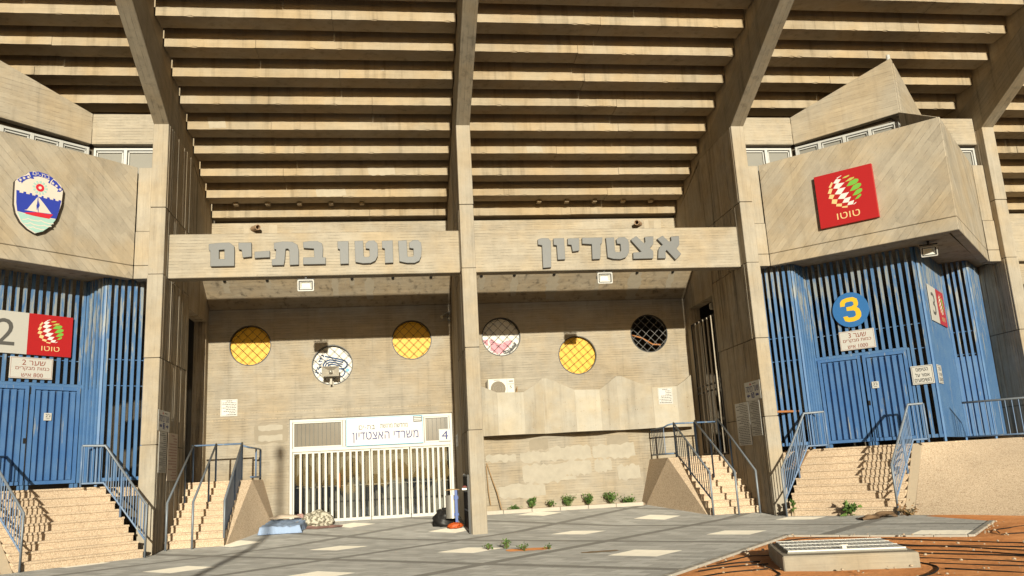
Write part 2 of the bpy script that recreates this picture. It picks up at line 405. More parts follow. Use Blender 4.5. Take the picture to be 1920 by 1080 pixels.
def rough_poly(x0, x1, z0, z1, amp, n=7, rnd=RND):
    amp = min(amp, .2*abs(z1-z0), .2*abs(x1-x0))
    P = []
    for i in range(n): P.append((x0 + (x1-x0)*i/n, z0 + rnd.uniform(-amp, amp)))
    for i in range(3): P.append((x1 + amp*.5 + .4*rnd.uniform(-amp, amp), z0 + (z1-z0)*(i+.3)/3))
    for i in range(n): P.append((x1 - (x1-x0)*i/n, z1 + rnd.uniform(-amp, amp)))
    for i in range(3): P.append((x0 - amp*1.0 + .4*rnd.uniform(-amp, amp), z1 - (z1-z0)*(i+.3)/3))
    return P
def heb(s):
    """right-to-left run as glyph order, digit groups kept"""
    out = []; i = 0; r = s[::-1]
    while i < len(r):
        if r[i].isdigit():
            j = i
            while j < len(r) and r[j].isdigit(): j += 1
            out.append(r[i:j][::-1]); i = j
        else: out.append(r[i]); i += 1
    return ''.join(out)
def lettering(s, mat, parent, c, ux, uz, h, wd=None, bold=0.0, off=.003, name='lettering', flip=False):
    cu = bpy.data.curves.new('txt', 'FONT'); cu.body = heb(s); cu.size = 1; cu.resolution_u = 3; cu.offset = bold; cu.fill_mode = 'FRONT'
    cu.fill_mode = 'NONE'
    t = bpy.data.objects.new('txt', cu); COL.objects.link(t); bpy.context.view_layer.update()
    me = bpy.data.meshes.new_from_object(t.evaluated_get(bpy.context.evaluated_depsgraph_get()))
    bpy.data.objects.remove(t); bpy.data.curves.remove(cu)
    co = [v.co.copy() for v in me.vertices]; nb = {}
    for e in me.edges: nb.setdefault(e.vertices[0], []).append(e.vertices[1]); nb.setdefault(e.vertices[1], []).append(e.vertices[0])
    bpy.data.meshes.remove(me)
    loops = []; seen = set()
    for k in range(len(co)):
        if k in seen or k not in nb: continue
        lp = [k]; seen.add(k); cur = k
        while True:
            nx = [q for q in nb[cur] if q not in seen]
            if not nx: break
            cur = nx[0]; seen.add(cur); lp.append(cur)
        if len(lp) > 2: loops.append([co[q] for q in lp])
    def within(p, L):
        c = False
        for a, b in zip(L, L[1:] + L[:1]):
            if (a.y > p.y) != (b.y > p.y) and p.x < (b.x-a.x)*(p.y-a.y)/(b.y-a.y)+a.x: c = not c
        return c
    outer = {}; holes = {}
    for i, L in enumerate(loops):
        par = [j for j, K in enumerate(loops) if j != i and all(within(p, K) for p in L)]
        if len(par) % 2 == 0: outer[i] = L
        else: holes.setdefault(par[-1], []).append(L)
    vs = []; fs = []
    for n_, (i, L) in enumerate(outer.items()):   # glyph strokes may overlap: keep every stroke on its own hair-thin layer
        ls = [L] + holes.get(i, []); flat = [Vector((p.x, p.y, (n_ % 3)*.004)) for q in ls for p in q]
        fs += [tuple(len(vs) + a for a in tr) for tr in tessellate_polygon([[Vector((p.x, p.y, 0)) for p in q] for q in ls])]; vs += flat
    xs = [v.x for v in vs]; ys = [v.y for v in vs]
    if not xs: return None
    x0, x1, y0, y1 = min(xs), max(xs), min(ys), max(ys); k = h/(y1-y0); kx = wd/(x1-x0) if wd else k
    ux = Vector(ux); uz = Vector(uz); n = ux.cross(uz).normalized(); c = Vector(c)
    mb = MB(); mb.add([c + ux*((v.x-(x0+x1)/2)*kx) + uz*((v.y-(y0+y1)/2)*k) + n*(off + v.z*.15) for v in vs], fs)
    return mb.build(name, mat, parent, recalc=False)
LET_L= [['tet', [(-1.7447, 7.2357), (-1.5271, 7.2428), (-1.5203, 6.848), (-1.5045, 6.8129), (-1.3876, 6.8107), (-1.3633, 6.8451), (-1.3653, 7.0196), (-1.4653, 7.0388), (-1.4684, 7.1788), (-1.3762, 7.2405), (-1.2417, 7.2454), (-1.1664, 7.1739), (-1.1536, 7.0335), (-1.1697, 6.8241), (-1.2234, 6.7033), (-1.3419, 6.6466), (-1.5419, 6.6505), (-1.7238, 6.6955)]], ['vav', [(-2.1513, 7.2352), (-1.878, 7.2483), (-1.8739, 6.6638), (-2.0826, 6.6575), (-2.082, 7.0318), (-2.1481, 7.0504)]], ['tet', [(-2.8294, 7.2424), (-2.6149, 7.2495), (-2.6039, 6.8504), (-2.5813, 6.8224), (-2.4824, 6.8274), (-2.4589, 6.8547), (-2.4628, 7.0314), (-2.555, 7.0469), (-2.5597, 7.179), (-2.4761, 7.2473), (-2.3434, 7.2557), (-2.2619, 7.1741), (-2.2481, 7.0173), (-2.2577, 6.8441), (-2.3192, 6.7242), (-2.4355, 6.6644), (-2.6328, 6.6614), (-2.8127, 6.6992)]], ['vav', [(-3.2499, 7.2421), (-2.9775, 7.2448), (-2.9768, 6.6578), (-3.1824, 6.655), (-3.1925, 7.0336), (-3.2447, 7.0517)]], ['bet', [(-4.0905, 7.2382), (-3.9348, 7.2599), (-3.7397, 7.2603), (-3.6259, 7.1963), (-3.6035, 7.0751), (-3.6108, 6.8345), (-3.5393, 6.8332), (-3.54, 6.662), (-4.0895, 6.6625), (-4.0866, 6.8434), (-3.815, 6.8452), (-3.8278, 7.0617), (-4.0805, 7.0832)]], ['tav', [(-4.7966, 7.2255), (-4.5815, 7.2633), (-4.3557, 7.2528), (-4.2262, 7.1716), (-4.1935, 7.0165), (-4.1924, 6.6578), (-4.4108, 6.6519), (-4.4191, 7.0204), (-4.4516, 7.0724), (-4.5094, 7.0665), (-4.5301, 6.7834), (-4.5517, 6.6547), (-4.8392, 6.6536), (-4.8407, 6.8063), (-4.7545, 6.8217), (-4.7406, 7.0602), (-4.7887, 7.061)]], ['hyphen', [(-5.2575, 7.0112), (-4.8908, 7.0286), (-4.8891, 6.8582), (-5.2552, 6.8447)]], ['yod', [(-5.6426, 7.246), (-5.3341, 7.2479), (-5.3224, 6.8832), (-5.5345, 6.8634), (-5.5632, 7.0573), (-5.6395, 7.0757)]], ['mem', [(-6.3465, 7.2234), (-6.0795, 7.253), (-5.8583, 7.2563), (-5.7457, 7.1625), (-5.7339, 7.0433), (-5.7297, 6.6544), (-6.2946, 6.6556), (-6.3108, 7.0534), (-6.3426, 7.0708)], [(-6.1005, 7.0667), (-5.9715, 7.0746), (-5.9664, 6.8377), (-6.0953, 6.8401)]]]
LET_R= [['nun', [(1.837, 7.2151), (1.9511, 7.2492), (2.1258, 7.2394), (2.1802, 7.1559), (2.1465, 6.4618), (1.9299, 6.4485), (1.939, 7.0524), (1.8354, 7.072)]], ['vav', [(2.2485, 7.2339), (2.5308, 7.2403), (2.5273, 6.6673), (2.3271, 6.6605), (2.3242, 7.046), (2.2442, 7.0581)]], ['yod', [(2.6253, 7.2281), (2.9302, 7.2342), (2.9129, 6.8926), (2.7348, 6.8707), (2.712, 7.0504), (2.6173, 7.0591)]], ['dalet', [(3.0087, 7.2402), (3.5541, 7.2428), (3.5307, 7.0802), (3.4937, 7.0628), (3.4554, 6.6606), (3.2421, 6.6539), (3.2548, 7.0595), (3.0041, 7.078)]], ['tet', [(3.6426, 7.2306), (3.8654, 7.2381), (3.861, 6.8761), (3.8795, 6.8397), (3.9868, 6.8378), (4.0219, 6.8733), (4.0226, 7.0542), (3.93, 7.0629), (3.9219, 7.1827), (3.9909, 7.2361), (4.1533, 7.241), (4.2437, 7.1595), (4.257, 6.9778), (4.2323, 6.8154), (4.1428, 6.6909), (3.9957, 6.6432), (3.8002, 6.6541), (3.6541, 6.6999)]], ['tsadi', [(4.3209, 7.1765), (4.4695, 7.2653), (4.6613, 7.0619), (4.7008, 7.0977), (4.6951, 7.2364), (4.9322, 7.2474), (4.913, 7.0396), (4.8125, 6.9321), (4.8946, 6.84), (4.877, 6.6483), (4.3361, 6.644), (4.3436, 6.8135), (4.5688, 6.8348), (4.3249, 7.1401)]], ['alef', [(5.0275, 7.1765), (5.189, 7.2656), (5.3545, 7.0872), (5.4127, 7.1229), (5.4052, 7.233), (5.6338, 7.2479), (5.6211, 7.0098), (5.5372, 6.9016), (5.6504, 6.7538), (5.482, 6.6007), (5.2606, 6.8699), (5.219, 6.8161), (5.2209, 6.6455), (5.0034, 6.646), (5.0356, 6.8738), (5.0876, 6.9639), (5.1654, 7.0173)]]]
LOGO= {'w': [[(-0.105, 0.38), (-0.016, 0.408), (-0.024, 0.396), (-0.076, 0.373), (-0.102, 0.358)], [(-0.12, 0.359), (-0.032, 0.337), (-0.097, 0.269), (-0.178, 0.294)], [(-0.131, 0.273), (0.019, 0.262), (-0.095, 0.173), (-0.189, 0.199)], [(-0.101, 0.174), (0.026, 0.17), (-0.072, 0.062), (-0.179, 0.085)], [(-0.066, 0.067), (0.072, 0.068), (-0.025, -0.036), (-0.136, -0.014)], [(-0.018, -0.031), (0.095, -0.024), (0.036, -0.116), (-0.07, -0.105)], [(0.042, -0.111), (0.138, -0.1), (0.105, -0.171), (0.011, -0.167)], [(0.111, -0.169), (0.173, -0.141), (0.165, -0.159), (0.121, -0.179)]], 'c': [[(-0.205, 0.326), (-0.181, 0.299), (-0.23, 0.222), (-0.268, 0.235)], [(-0.255, 0.212), (-0.198, 0.198), (-0.243, 0.11), (-0.297, 0.127)], [(-0.263, 0.101), (-0.18, 0.078), (-0.225, 0.007), (-0.296, 0.03)], [(-0.232, 0.003), (-0.141, -0.018), (-0.171, -0.099), (-0.255, -0.072)], [(-0.171, -0.099), (-0.073, -0.111), (-0.09, -0.166), (-0.183, -0.142)], [(-0.08, -0.169), (0.019, -0.174), (0.006, -0.208), (-0.087, -0.191)]], 'y': [[(-0.018, 0.347), (0.04, 0.373), (0.119, 0.382), (0.11, 0.361), (0.048, 0.341)], [(0.026, 0.27), (0.117, 0.322), (0.195, 0.325), (0.186, 0.301), (0.123, 0.274)]], 'g': [[(0.039, 0.18), (0.109, 0.26), (0.207, 0.286), (0.258, 0.268), (0.257, 0.235), (0.212, 0.193), (0.134, 0.179)], [(0.085, 0.078), (0.156, 0.167), (0.242, 0.195), (0.292, 0.179), (0.294, 0.146), (0.241, 0.099), (0.156, 0.078)], [(0.12, -0.013), (0.196, 0.071), (0.263, 0.09), (0.298, 0.076), (0.296, 0.039), (0.251, 0.004), (0.184, -0.015)], [(0.15, -0.094), (0.211, -0.032), (0.26, -0.011), (0.272, -0.023), (0.261, -0.05), (0.216, -0.083)]]}
SHIELD= {'outline': [(-0.42, 0.351), (-0.376, 0.426), (-0.209, 0.565), (-0.15, 0.637), (0.041, 0.692), (0.219, 0.677), (0.372, 0.61), (0.53, 0.493), (0.587, 0.367), (0.572, 0.059), (0.495, -0.267), (0.369, -0.503), (0.218, -0.654), (0.058, -0.733), (-0.096, -0.662), (-0.246, -0.537), (-0.356, -0.357), (-0.404, -0.165), (-0.415, 0.084)], 'inner_sky': [(-0.382, 0.163), (-0.316, 0.163), (-0.32, 0.122), (-0.242, 0.121), (-0.235, 0.162), (-0.182, 0.164), (-0.179, 0.122), (-0.108, 0.126), (-0.107, 0.161), (-0.06, 0.161), (-0.053, 0.12), (0.007, 0.122), (0.017, 0.156), (0.063, 0.154), (0.065, 0.116), (0.138, 0.117), (0.143, 0.154), (0.183, 0.15), (0.185, 0.115), (0.256, 0.111), (0.261, 0.149), (0.312, 0.149), (0.315, 0.114), (0.389, 0.11), (0.391, 0.148), (0.432, 0.146), (0.437, 0.11), (0.501, 0.108), (0.507, 0.142), (0.565, 0.136), (0.536, -0.08), (0.483, -0.31), (0.226, -0.325), (-0.177, -0.318), (-0.332, -0.305), (-0.365, -0.125)], 'sea': [(-0.331, -0.321), (-0.176, -0.333), (0.227, -0.341), (0.474, -0.328), (0.369, -0.503), (0.218, -0.654), (0.071, -0.715), (-0.083, -0.644), (-0.233, -0.518)], 'sail_l': [(0.063, 0.111), (0.056, -0.059), (0.09, -0.243), (-0.195, -0.251), (-0.14, -0.231), (-0.026, -0.03)], 'sail_r': [(0.073, 0.113), (0.206, -0.025), (0.373, -0.221), (0.307, -0.227), (0.101, -0.241)], 'hull': [(-0.185, -0.304), (0.09, -0.243), (0.308, -0.24), (0.408, -0.225), (0.33, -0.343), (-0.004, -0.343), (-0.162, -0.33)], 'rib': [(-0.382, 0.4), (-0.303, 0.484), (-0.152, 0.564), (-0.102, 0.504), (-0.201, 0.447), (-0.261, 0.383), (-0.286, 0.334), (-0.302, 0.373), (-0.343, 0.355)], 'rib2': [(-0.157, 0.635), (0.041, 0.692), (0.219, 0.677), (0.364, 0.616), (0.302, 0.534), (0.291, 0.474), (0.253, 0.489), (0.286, 0.555), (0.166, 0.581), (0.049, 0.583), (-0.065, 0.546), (-0.04, 0.504), (-0.097, 0.489)], 'rib3': [(0.358, 0.59), (0.436, 0.552), (0.582, 0.398), (0.525, 0.335), (0.458, 0.327), (0.484, 0.383), (0.414, 0.431), (0.314, 0.472)], 'waves1': [(-0.209, -0.466), (-0.098, -0.427), (0.031, -0.447), (0.174, -0.417), (0.292, -0.447), (0.424, -0.436)], 'waves2': [(-0.161, -0.55), (-0.05, -0.511), (0.081, -0.539), (0.238, -0.514), (0.385, -0.508)], 'waves3': [(-0.086, -0.613), (0.013, -0.593), (0.129, -0.616), (0.244, -0.609)]}
# ------------------------------------------------------------------ setting: ground
def gz(y): return 0.0 if y < 0 else .052*y
def build_ground():
    g = MB(); g.add([(-300,-300,-.12),(300,-300,-.12),(300,300,-.12),(-300,300,-.12)], [(0,1,2,3)])
    tag(g.build('ground', M['far_ground']), kind='structure')
    # paving edge runs at 45 degrees: bed of red soil on its right
    edge = [(-1.5,-13.0), (1.76,-9.10), (5.08,-5.20), (7.24,-7.27), (9.25,-5.08), (9.25,-3.0), (24,-3.0), (24,0), (24,5.3), (-24,5.3), (-24,0), (-24,-13.0)]
    p = MB(); poly = [q for q in edge if q[1] < .01]
    front = [(-1.5,-13.0),(1.76,-9.10),(5.08,-5.20),(7.24,-7.27),(9.25,-5.08),(9.25,-3.0),(24,-3.0),(24,0),(-24,0),(-24,-13.0)]
    p.flat(front, lambda a, b, d: (a, b, d), 0.0)
    p.add([(-24,0,0),(24,0,0),(24,5.6,gz(5.6)),(-24,5.6,gz(5.6))], [(0,1,2,3)])
    tag(p.build('pavement', M['pavement'], recalc=False), kind='structure')
    k = MB(); line = [(-1.5,-13.0),(1.76,-9.10),(5.08,-5.20),(7.24,-7.27),(9.25,-5.08)]
    for a, b in zip(line, line[1:]):
        a = Vector(a + (0,)); b = Vector(b + (0,)); d = (b-a).normalized(); n = Vector((d.y, -d.x, 0)); L = (b-a).length; m = int(L/.5)+1
        for i in range(m):
            c = a + d*(L*(i+.5)/m) + n*.05
            k.obox((c.x, c.y, -.045), d, n, (0, 0, 1), L/m-.008, .10, .11)
    o = k.build('kerb', M['kerb'], bevel=.008); tag(o, kind='structure')
    # soil with low relief
    nx, ny = 150, 130; x0, x1, y0, y1 = -2.0, 14.0, -14.0, -2.6; s = MB(); vs = []; fs = []
    from mathutils import noise as mn
    def sd(x, y):   # distance into the soil from the paving edge
        best = 9
        for a, b in zip(line, line[1:]):
            a = Vector(a); b = Vector(b); d = b-a; t = max(0, min(1, (Vector((x, y))-a).dot(d)/d.length_squared)); q = a + d*t - Vector((x, y))
            best = min(best, q.length)
        return best
    def inside(x, y):
        c = False; n = len(front)
        for i in range(n):
            xa, ya = front[i]; xb, yb = front[(i+1) % n]
            if (ya > y) != (yb > y) and x < (xb-xa)*(y-ya)/(yb-ya)+xa: c = not c
        return c
    for j in range(ny+1):
        for i in range(nx+1):
            x = x0+(x1-x0)*i/nx; y = y0+(y1-y0)*j/ny; d = sd(x, y)
            if inside(x, y): z = -.08
            else:
                h = .7 + .35*mn.noise(Vector((x*.7, y*.7, 0))) + .12*mn.noise(Vector((x*3.1, y*3.1, 3)))
                z = -.03 + min(1, d/.5)*.05*h
            vs.append((x, y, z))
    for j in range(ny):
        for i in range(nx):
            a = j*(nx+1)+i; fs.append((a, a+1, a+nx+2, a+nx+1))
    s.add(vs, fs); tag(s.build('soil', M['soil'], smooth=True, recalc=False), kind='structure')
build_ground()

# ------------------------------------------------------------------ the stadium building
S, HW = 7.5, .181
B = thing('stadium_building', (0, 5, 0), 'board-marked concrete stadium building with stepped seating overhead on raking pillars', 'building')
ZJ = [0, 2.417, 4.42, 6.43, 8.10, 10.262]
def build_pillars():
    for i, X in enumerate((-7.5, 0.0, 7.5, 15.0, 22.5)):
        m = MB(); s = 0 if i else 0
        def ribbed(y0, y1, hw, z0, z1, front=True):
            # plan outline with the steps left by the upright boards on both flanks
            L = []; y = y0
            def flank():
                q = []; yy = y0 + .02; off = 0
                while yy < y1 - .05:
                    q.append((yy, off)); yy += RND.uniform(.05, .15); q.append((yy, off)); off = RND.choice((0, 0, .004, -.006, .008, -.010))
                return q
            a = flank(); c = flank()
            pts = [(X-hw+.012, y0), (X+hw-.012, y0), (X+hw, y0+.012)] + [(X+hw+o, yy) for yy, o in a] + [(X+hw, y1), (X-hw, y1)] + [(X-hw-o, yy) for yy, o in reversed(c)] + [(X-hw, y0+.012)]
            m.prism(pts, lambda p, q, d: (p, q, d), z0, z1)
        for k in range(4):
            d = .012 if k % 2 else 0.0
            n_ = 1 if k == 0 else 2; za, zb = ZJ[k]+(.011 if k else -.1), ZJ[k+1]-.011
            ribbed(d, 2.55, HW-d*.3, za, zb)
        ribbed(0, 2.55, HW, ZJ[4]+.011, ZJ[5])
        P = m.build('pillar', M['side'], B)
        # smoother front faces: separate material slot on the faces that look out
        P.data.materials.append(M['pillar'])
        for f in P.data.polygons:
            if f.normal.y < -.5: f.material_index = 1
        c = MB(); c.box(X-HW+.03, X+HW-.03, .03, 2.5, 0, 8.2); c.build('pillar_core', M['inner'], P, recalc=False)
        # deep wall behind each pillar, with a doorway at the sides of the middle bays
        w2 = HW-.012; Z0 = -.1
        door = X in (-7.5, 7.5)
        outer = [(2.552, Z0), (5.25, Z0), (5.25, 9.2), (2.552, 10.2)]
        hole = [[(2.62, 1.55), (2.62, 6.12), (4.65, 6.12), (4.65, 1.55)]] if door else []
        m = MB(); m.prism(outer, YZ, X-w2, X+w2, hole); m.build('cross_wall', M['side'], B)
        # raking beam above
        tier = lambda y: 12.33-.461*(y+1.55)
        poly = [(0, 10.27), (-8.0, 10.27+.47*8), (-8.0, tier(-8)+.2), (-1.0, tier(-1)-.5), (2.55, tier(2.55)-.6), (2.55, 10.27)]
        seat = lambda y: 12.48-.42*(y+2.6)
        poly = [(0, 10.265), (-8.0, 10.265+.47*8), (-8.0, seat(-8.0)+.1), (-2.6, seat(-2.6)), (2.56, seat(2.56)), (2.56, 10.265)]
        m = MB(); m.prism(poly, YZ, X-HW, X+HW); R_ = m.build('raking_beam', M['raker'], B, bevel=.012)
        top = [(-8.0, seat(-8)+.11), (-2.6, seat(-2.6)+.008), (5.25, seat(5.25)+.008), (5.25, seat(5.25)+.9), (-8.0, seat(-8)+2.0)]
        m = MB(); m.prism(top, YZ, X-HW+.02, X+HW-.02); m.build('stepped_bearer', M['tier'], R_)
        wall = [(2.575, 10.18), (2.575, seat(2.57)), (5.25, seat(5.25)), (5.25, 9.21)]
build_pillars()

TY, TZ, ST, SR = -1.55, 12.33, .805, .371
def nose(m, xa, xb, y0, y1, z0, z1):
    # downstand with a slightly ragged, here and there chipped, lower front edge
    n = max(2, int((xb-xa)/.11)); vs = []; fs = []
    for i in range(n+1):
        x = xa+(xb-xa)*i/n; c = RND.uniform(0, .006) + (RND.uniform(.015, .045) if RND.random() < .06 and 0 < i < n else 0)
        vs += [(x, y0, z0+c), (x, y0+.03, z0+RND.uniform(0, .004)), (x, y1, z0), (x, y1, z1), (x, y0, z1)]
    for i in range(n):
        for k in range(5): a = i*5+k; b = i*5+(k+1) % 5; fs.append((a, b, b+5, a+5))
    fs += [(4, 3, 2, 1, 0), tuple(n*5+k for k in range(5))]
    m.add(vs, fs)
def build_tiers():
    for (xa, xb) in ((-14.835, -7.665), (-7.335, -.165), (.165, 7.335), (7.665, 14.835), (15.165, 22.3)):
        for k in range(-8, 9):
            y = TY+ST*k; z = TZ-SR*k + RND.uniform(-.006, .006); last = k == 8
            m = MB(); e = .035
            xs_ = [xa+e, xa+e+(xb-xa-2*e)*RND.uniform(.3, .7), xb-e]
            for q in range(2): nose(m, xs_[q]+(.004 if q else 0), xs_[q+1]-(0 if q else .004), y+RND.uniform(-.006, .006), y+.55, z+RND.uniform(-.010, .010), z+.223)
            m.prism([(y, z+.222), (y+ST, z+.222), (y+ST, z+.40), (y+.12, z+.40), (y+.12, z+.592), (y, z+.592)], YZ, xa, xb)
            o = m.build('seating_tier', M['tier'], B)
            if last and xa in (-7.335, .165):
                xs = (-6.55, -5.62, -4.68, -3.74, -2.81) if xa < 0 else (2.72, 3.61, 4.52, 5.46, 6.39)
                for X in xs:
                    b = MB(); b.box(X-.07, X+.07, 4.50, 4.70, 9.655, 9.74); b.build('hanger_block', M['tier'], o, bevel=.01)
    for (y, x0, x1, z0, z1, f) in ((TY+ST*4, -2.69, -1.95, 10.85, 11.22, .02), (TY+ST*6, -2.53, -1.76, 10.10, 10.42, .02), (TY+ST*7, -4.1, -3.25, 9.73, 10.05, .02), (TY+ST*2, -2.06, -1.97, 11.59, 11.9, .01),
                                   (TY+ST*5, 2.1, 2.55, 10.48, 10.8, .02), (TY+ST*4, -6.75, -6.3, 10.85, 11.2, .03), (TY+ST*4, 16.1, 16.25, 10.85, 11.2, .01)):
        m = MB(); n = 9
        P = [(x0 + (x1-x0)*i/n + RND.uniform(-f, f), z0 + RND.uniform(0, .05)) for i in range(n+1)] + [(x1 - (x1-x0)*i/n*1.0 - .05 + RND.uniform(-f, f), z1) for i in range(n+1)]
        m.flat(P, XZ, y-.003); m.build('lime_streak', M['lime'], B, recalc=False)
    m = MB(); m.box(-15, 22.6, 9.0, 9.2, -.1, 12.5); m.box(-15, 22.6, 5.3, 9.0, 9.3, 9.45); m.build('light_block_wall', M['inner'], B)  # wall and slab added to block light from behind the building
    m = MB(); m.box(-15.2, -15, -9, 9, 10, 17); m.box(22.7, 22.9, -9, 9, 10, 17); m.build('end_wall', M['inner'], B)
build_tiers()

CIRC = [(-6.14, 5.44), (-3.76, 4.78), (-1.39, 5.46), (1.35, 5.47), (3.71, 4.82), (6.06, 5.43)]
def build_back_wall():
    for side in (-1, 1):
        xa, xb = (-7.335, -.165) if side < 0 else (.165, 7.335)
        holes = [arc(x, z, .60, 48) for x, z in CIRC if x*side > 0]
        if side < 0: outer = [(xa, -.1), (-5.0, -.1), (-5.0, 3.22), (-.245, 3.22), (-.245, -.1), (xb, -.1), (xb, 6.53), (xa, 6.53)]
        else: outer = [(xa, -.1), (xb, -.1), (xb, 6.53), (xa, 6.53)]
        m = MB(); m.prism(outer, XZ, 5.0, 5.22, holes); W = m.build('back_wall', M['wall'], B)
        if side < 0:
            for z in (3.46, 3.27):
                g = MB(); g.box(xa, xb, 4.996, 5.0-.0001, z-.011, z+.011); g.build('joint_line', M['side'], W, recalc=False)
            P = rough_poly(-5.95, -5.08, 2.55, 3.1, .05); g = MB(); g.flat(P, XZ, 4.997); g.build('plaster_patch', M['damp'], W, recalc=False)
            for z0, z1 in ((2.93, 3.09), (2.62, 2.8)):
                g = MB(); g.flat(rough_poly(-5.86, -5.2, z0, z1, .02), XZ, 4.994); g.build('paint_patch', M['paint_patch'], W, recalc=False)
        else:
            for kk, (x0, z1, x1, z0) in enumerate(((1.79,1.95,2.66,1.64),(2.69,2.05,3.89,1.65),(4.01,2.06,5.26,1.64),(1.84,1.56,3.03,1.03),(3.07,1.63,3.86,1.2),(4.03,1.61,4.5,1.27),(4.74,1.41,5.37,.98),(3.06,1.18,3.4,1.07),(1.1,1.01,2.43,.62),(.75,1.9,1.6,1.7))):
                g = MB(); g.flat(rough_poly(x0, x1, z0, z1, 0.05, 12), XZ, 4.9975-.0007*kk); g.build('paint_patch', M['paint_patch'], W, recalc=False)
            for (x0, x1, z0, z1) in ((2.05, 2.6, 2.0, 2.3), (4.45, 5.1, 1.98, 2.32)):
                g = MB(); g.flat(rough_poly(x0, x1, z0, z1, .02), XZ, 4.9985); g.build('board_patch', M['damp'], W, recalc=False)
        # sloping apron over the recess, then the gutter wall right under the last tier
        m = MB(); m.prism([(5.0, 6.532), (3.72, 7.36), (3.72, 7.6), (5.2, 6.75)], YZ, xa+.01, xb-.01); A = m.build('sloping_apron', M['soffit'], B, bevel=.01)
        n0 = Vector((0, -.64*.83/.83, -.64)).normalized(); dn = Vector((0, -.83, -1.28)).normalized()
        for X in ((-6.71, -5.52, -4.3, -3.1, -1.91, -.79) if side < 0 else (.72, 1.72, 2.94, 4.35, 5.54, 6.68)):
            y = 3.99; z = 6.532+(5.0-y)*.647
            c = Vector((X, y, z)); g = MB(); g.cyl(c - dn*.02, c + dn*.03, .045, 10); g.build('weep_hole', M['black'], A)
        for X in ((-4.05, -3.3, -1.7, -.95) if side < 0 else (2.1, 5.0)):
            g = MB(); a = Vector((X, 3.74, 7.345)); b = Vector((X, 4.98, 6.545)); g.obox((a+b)/2 + dn*.001, (1, 0, 0), (b-a).normalized(), dn, .012, (b-a).length, .006); g.build('panel_joint', M['side'], A)
        for X, wd, ln in (((-6.7, .12, .5), (-5.5, .1, .35), (-3.1, .09, .3), (-2.6, .16, .9), (-3.6, .12, .8)) if side < 0 else ((1.75, .13, .9), (2.94, .22, 1.1), (4.36, .08, 1.0), (5.54, .25, 1.2), (6.68, .13, .9), (.75, .12, .6))):
            g = MB(); n = 12; L = []; Rr = []
            for i in range(n+1):
                t = i/n; q = Vector((X, 3.99, 6.532+(5.0-3.99)*.647)) + Vector((0, .84, -.543))*(t*ln) + dn*.003
                ww = wd*(.35+.65*math.sin(min(1, t*2.2+.15)*1.5))*(1.1-.5*t)*RND.uniform(.75, 1.25)
                L.append(q + Vector((-ww, 0, 0))); Rr.append(q + Vector((ww*RND.uniform(.7, 1.1), 0, 0)))
            g.add(L + Rr, [(i, i+1, i+n+2, i+n+1) for i in range(n)]); g.build('lime_streak', M['lime'], A, recalc=False)
        m = MB(); m.box(xa, xb, 5.05, 5.25, 7.0, 9.24); G = m.build('gutter_wall', M['conc'], B)
        X = -6.13 if side < 0 else 6.1
        g = MB(); sgn = 1 if side < 0 else -1
        outer = arc(0, 0, .085, 16); inner = arc(0, 0, .065, 16)
        d = Vector((.5*sgn, -.86, -.12)).normalized(); u = d.cross(Vector((0, 0, 1))).normalized(); v = d.cross(u)
        g.prism(outer, lambda a, b, q: Vector((X, 5.08, 9.06)) + u*a + v*b + d*q, 0, .42, [inner]); g.build('drain_pipe', M['pipe'], G)
        for k in range(4):
            xx = X + RND.uniform(-.5, .7); g = MB(); g.flat(rough_poly(xx, xx+RND.uniform(.05, .2), 8.8, 9.2, .03, 3), XZ, 5.047-.0005*k); g.build('lime_streak', M['lime'], G, recalc=False)
        # lettering beam
        m = MB(); m.box(xa+.03, xb-.03, .35, .72, 6.40, 7.51); Bm = m.build('sign_beam', M['conc'], B, bevel=.015)
    m = MB(); m.box(15.2, 22.3, .35, .72, 6.40, 7.51); m.build('sign_beam', M['conc'], B, bevel=.015)
    m = MB(); m.box(15.2, 22.3, 5.0, 5.2, -.1, 9.24); m.build('back_wall', M['conc'], B)
    m = MB(); m.box(-14.8, -7.7, 5.0, 5.2, 9.0, 9.24); m.box(7.7, 14.8, 5.0, 5.2, 9.0, 9.24); m.build('gutter_wall', M['conc'], B)
build_back_wall()

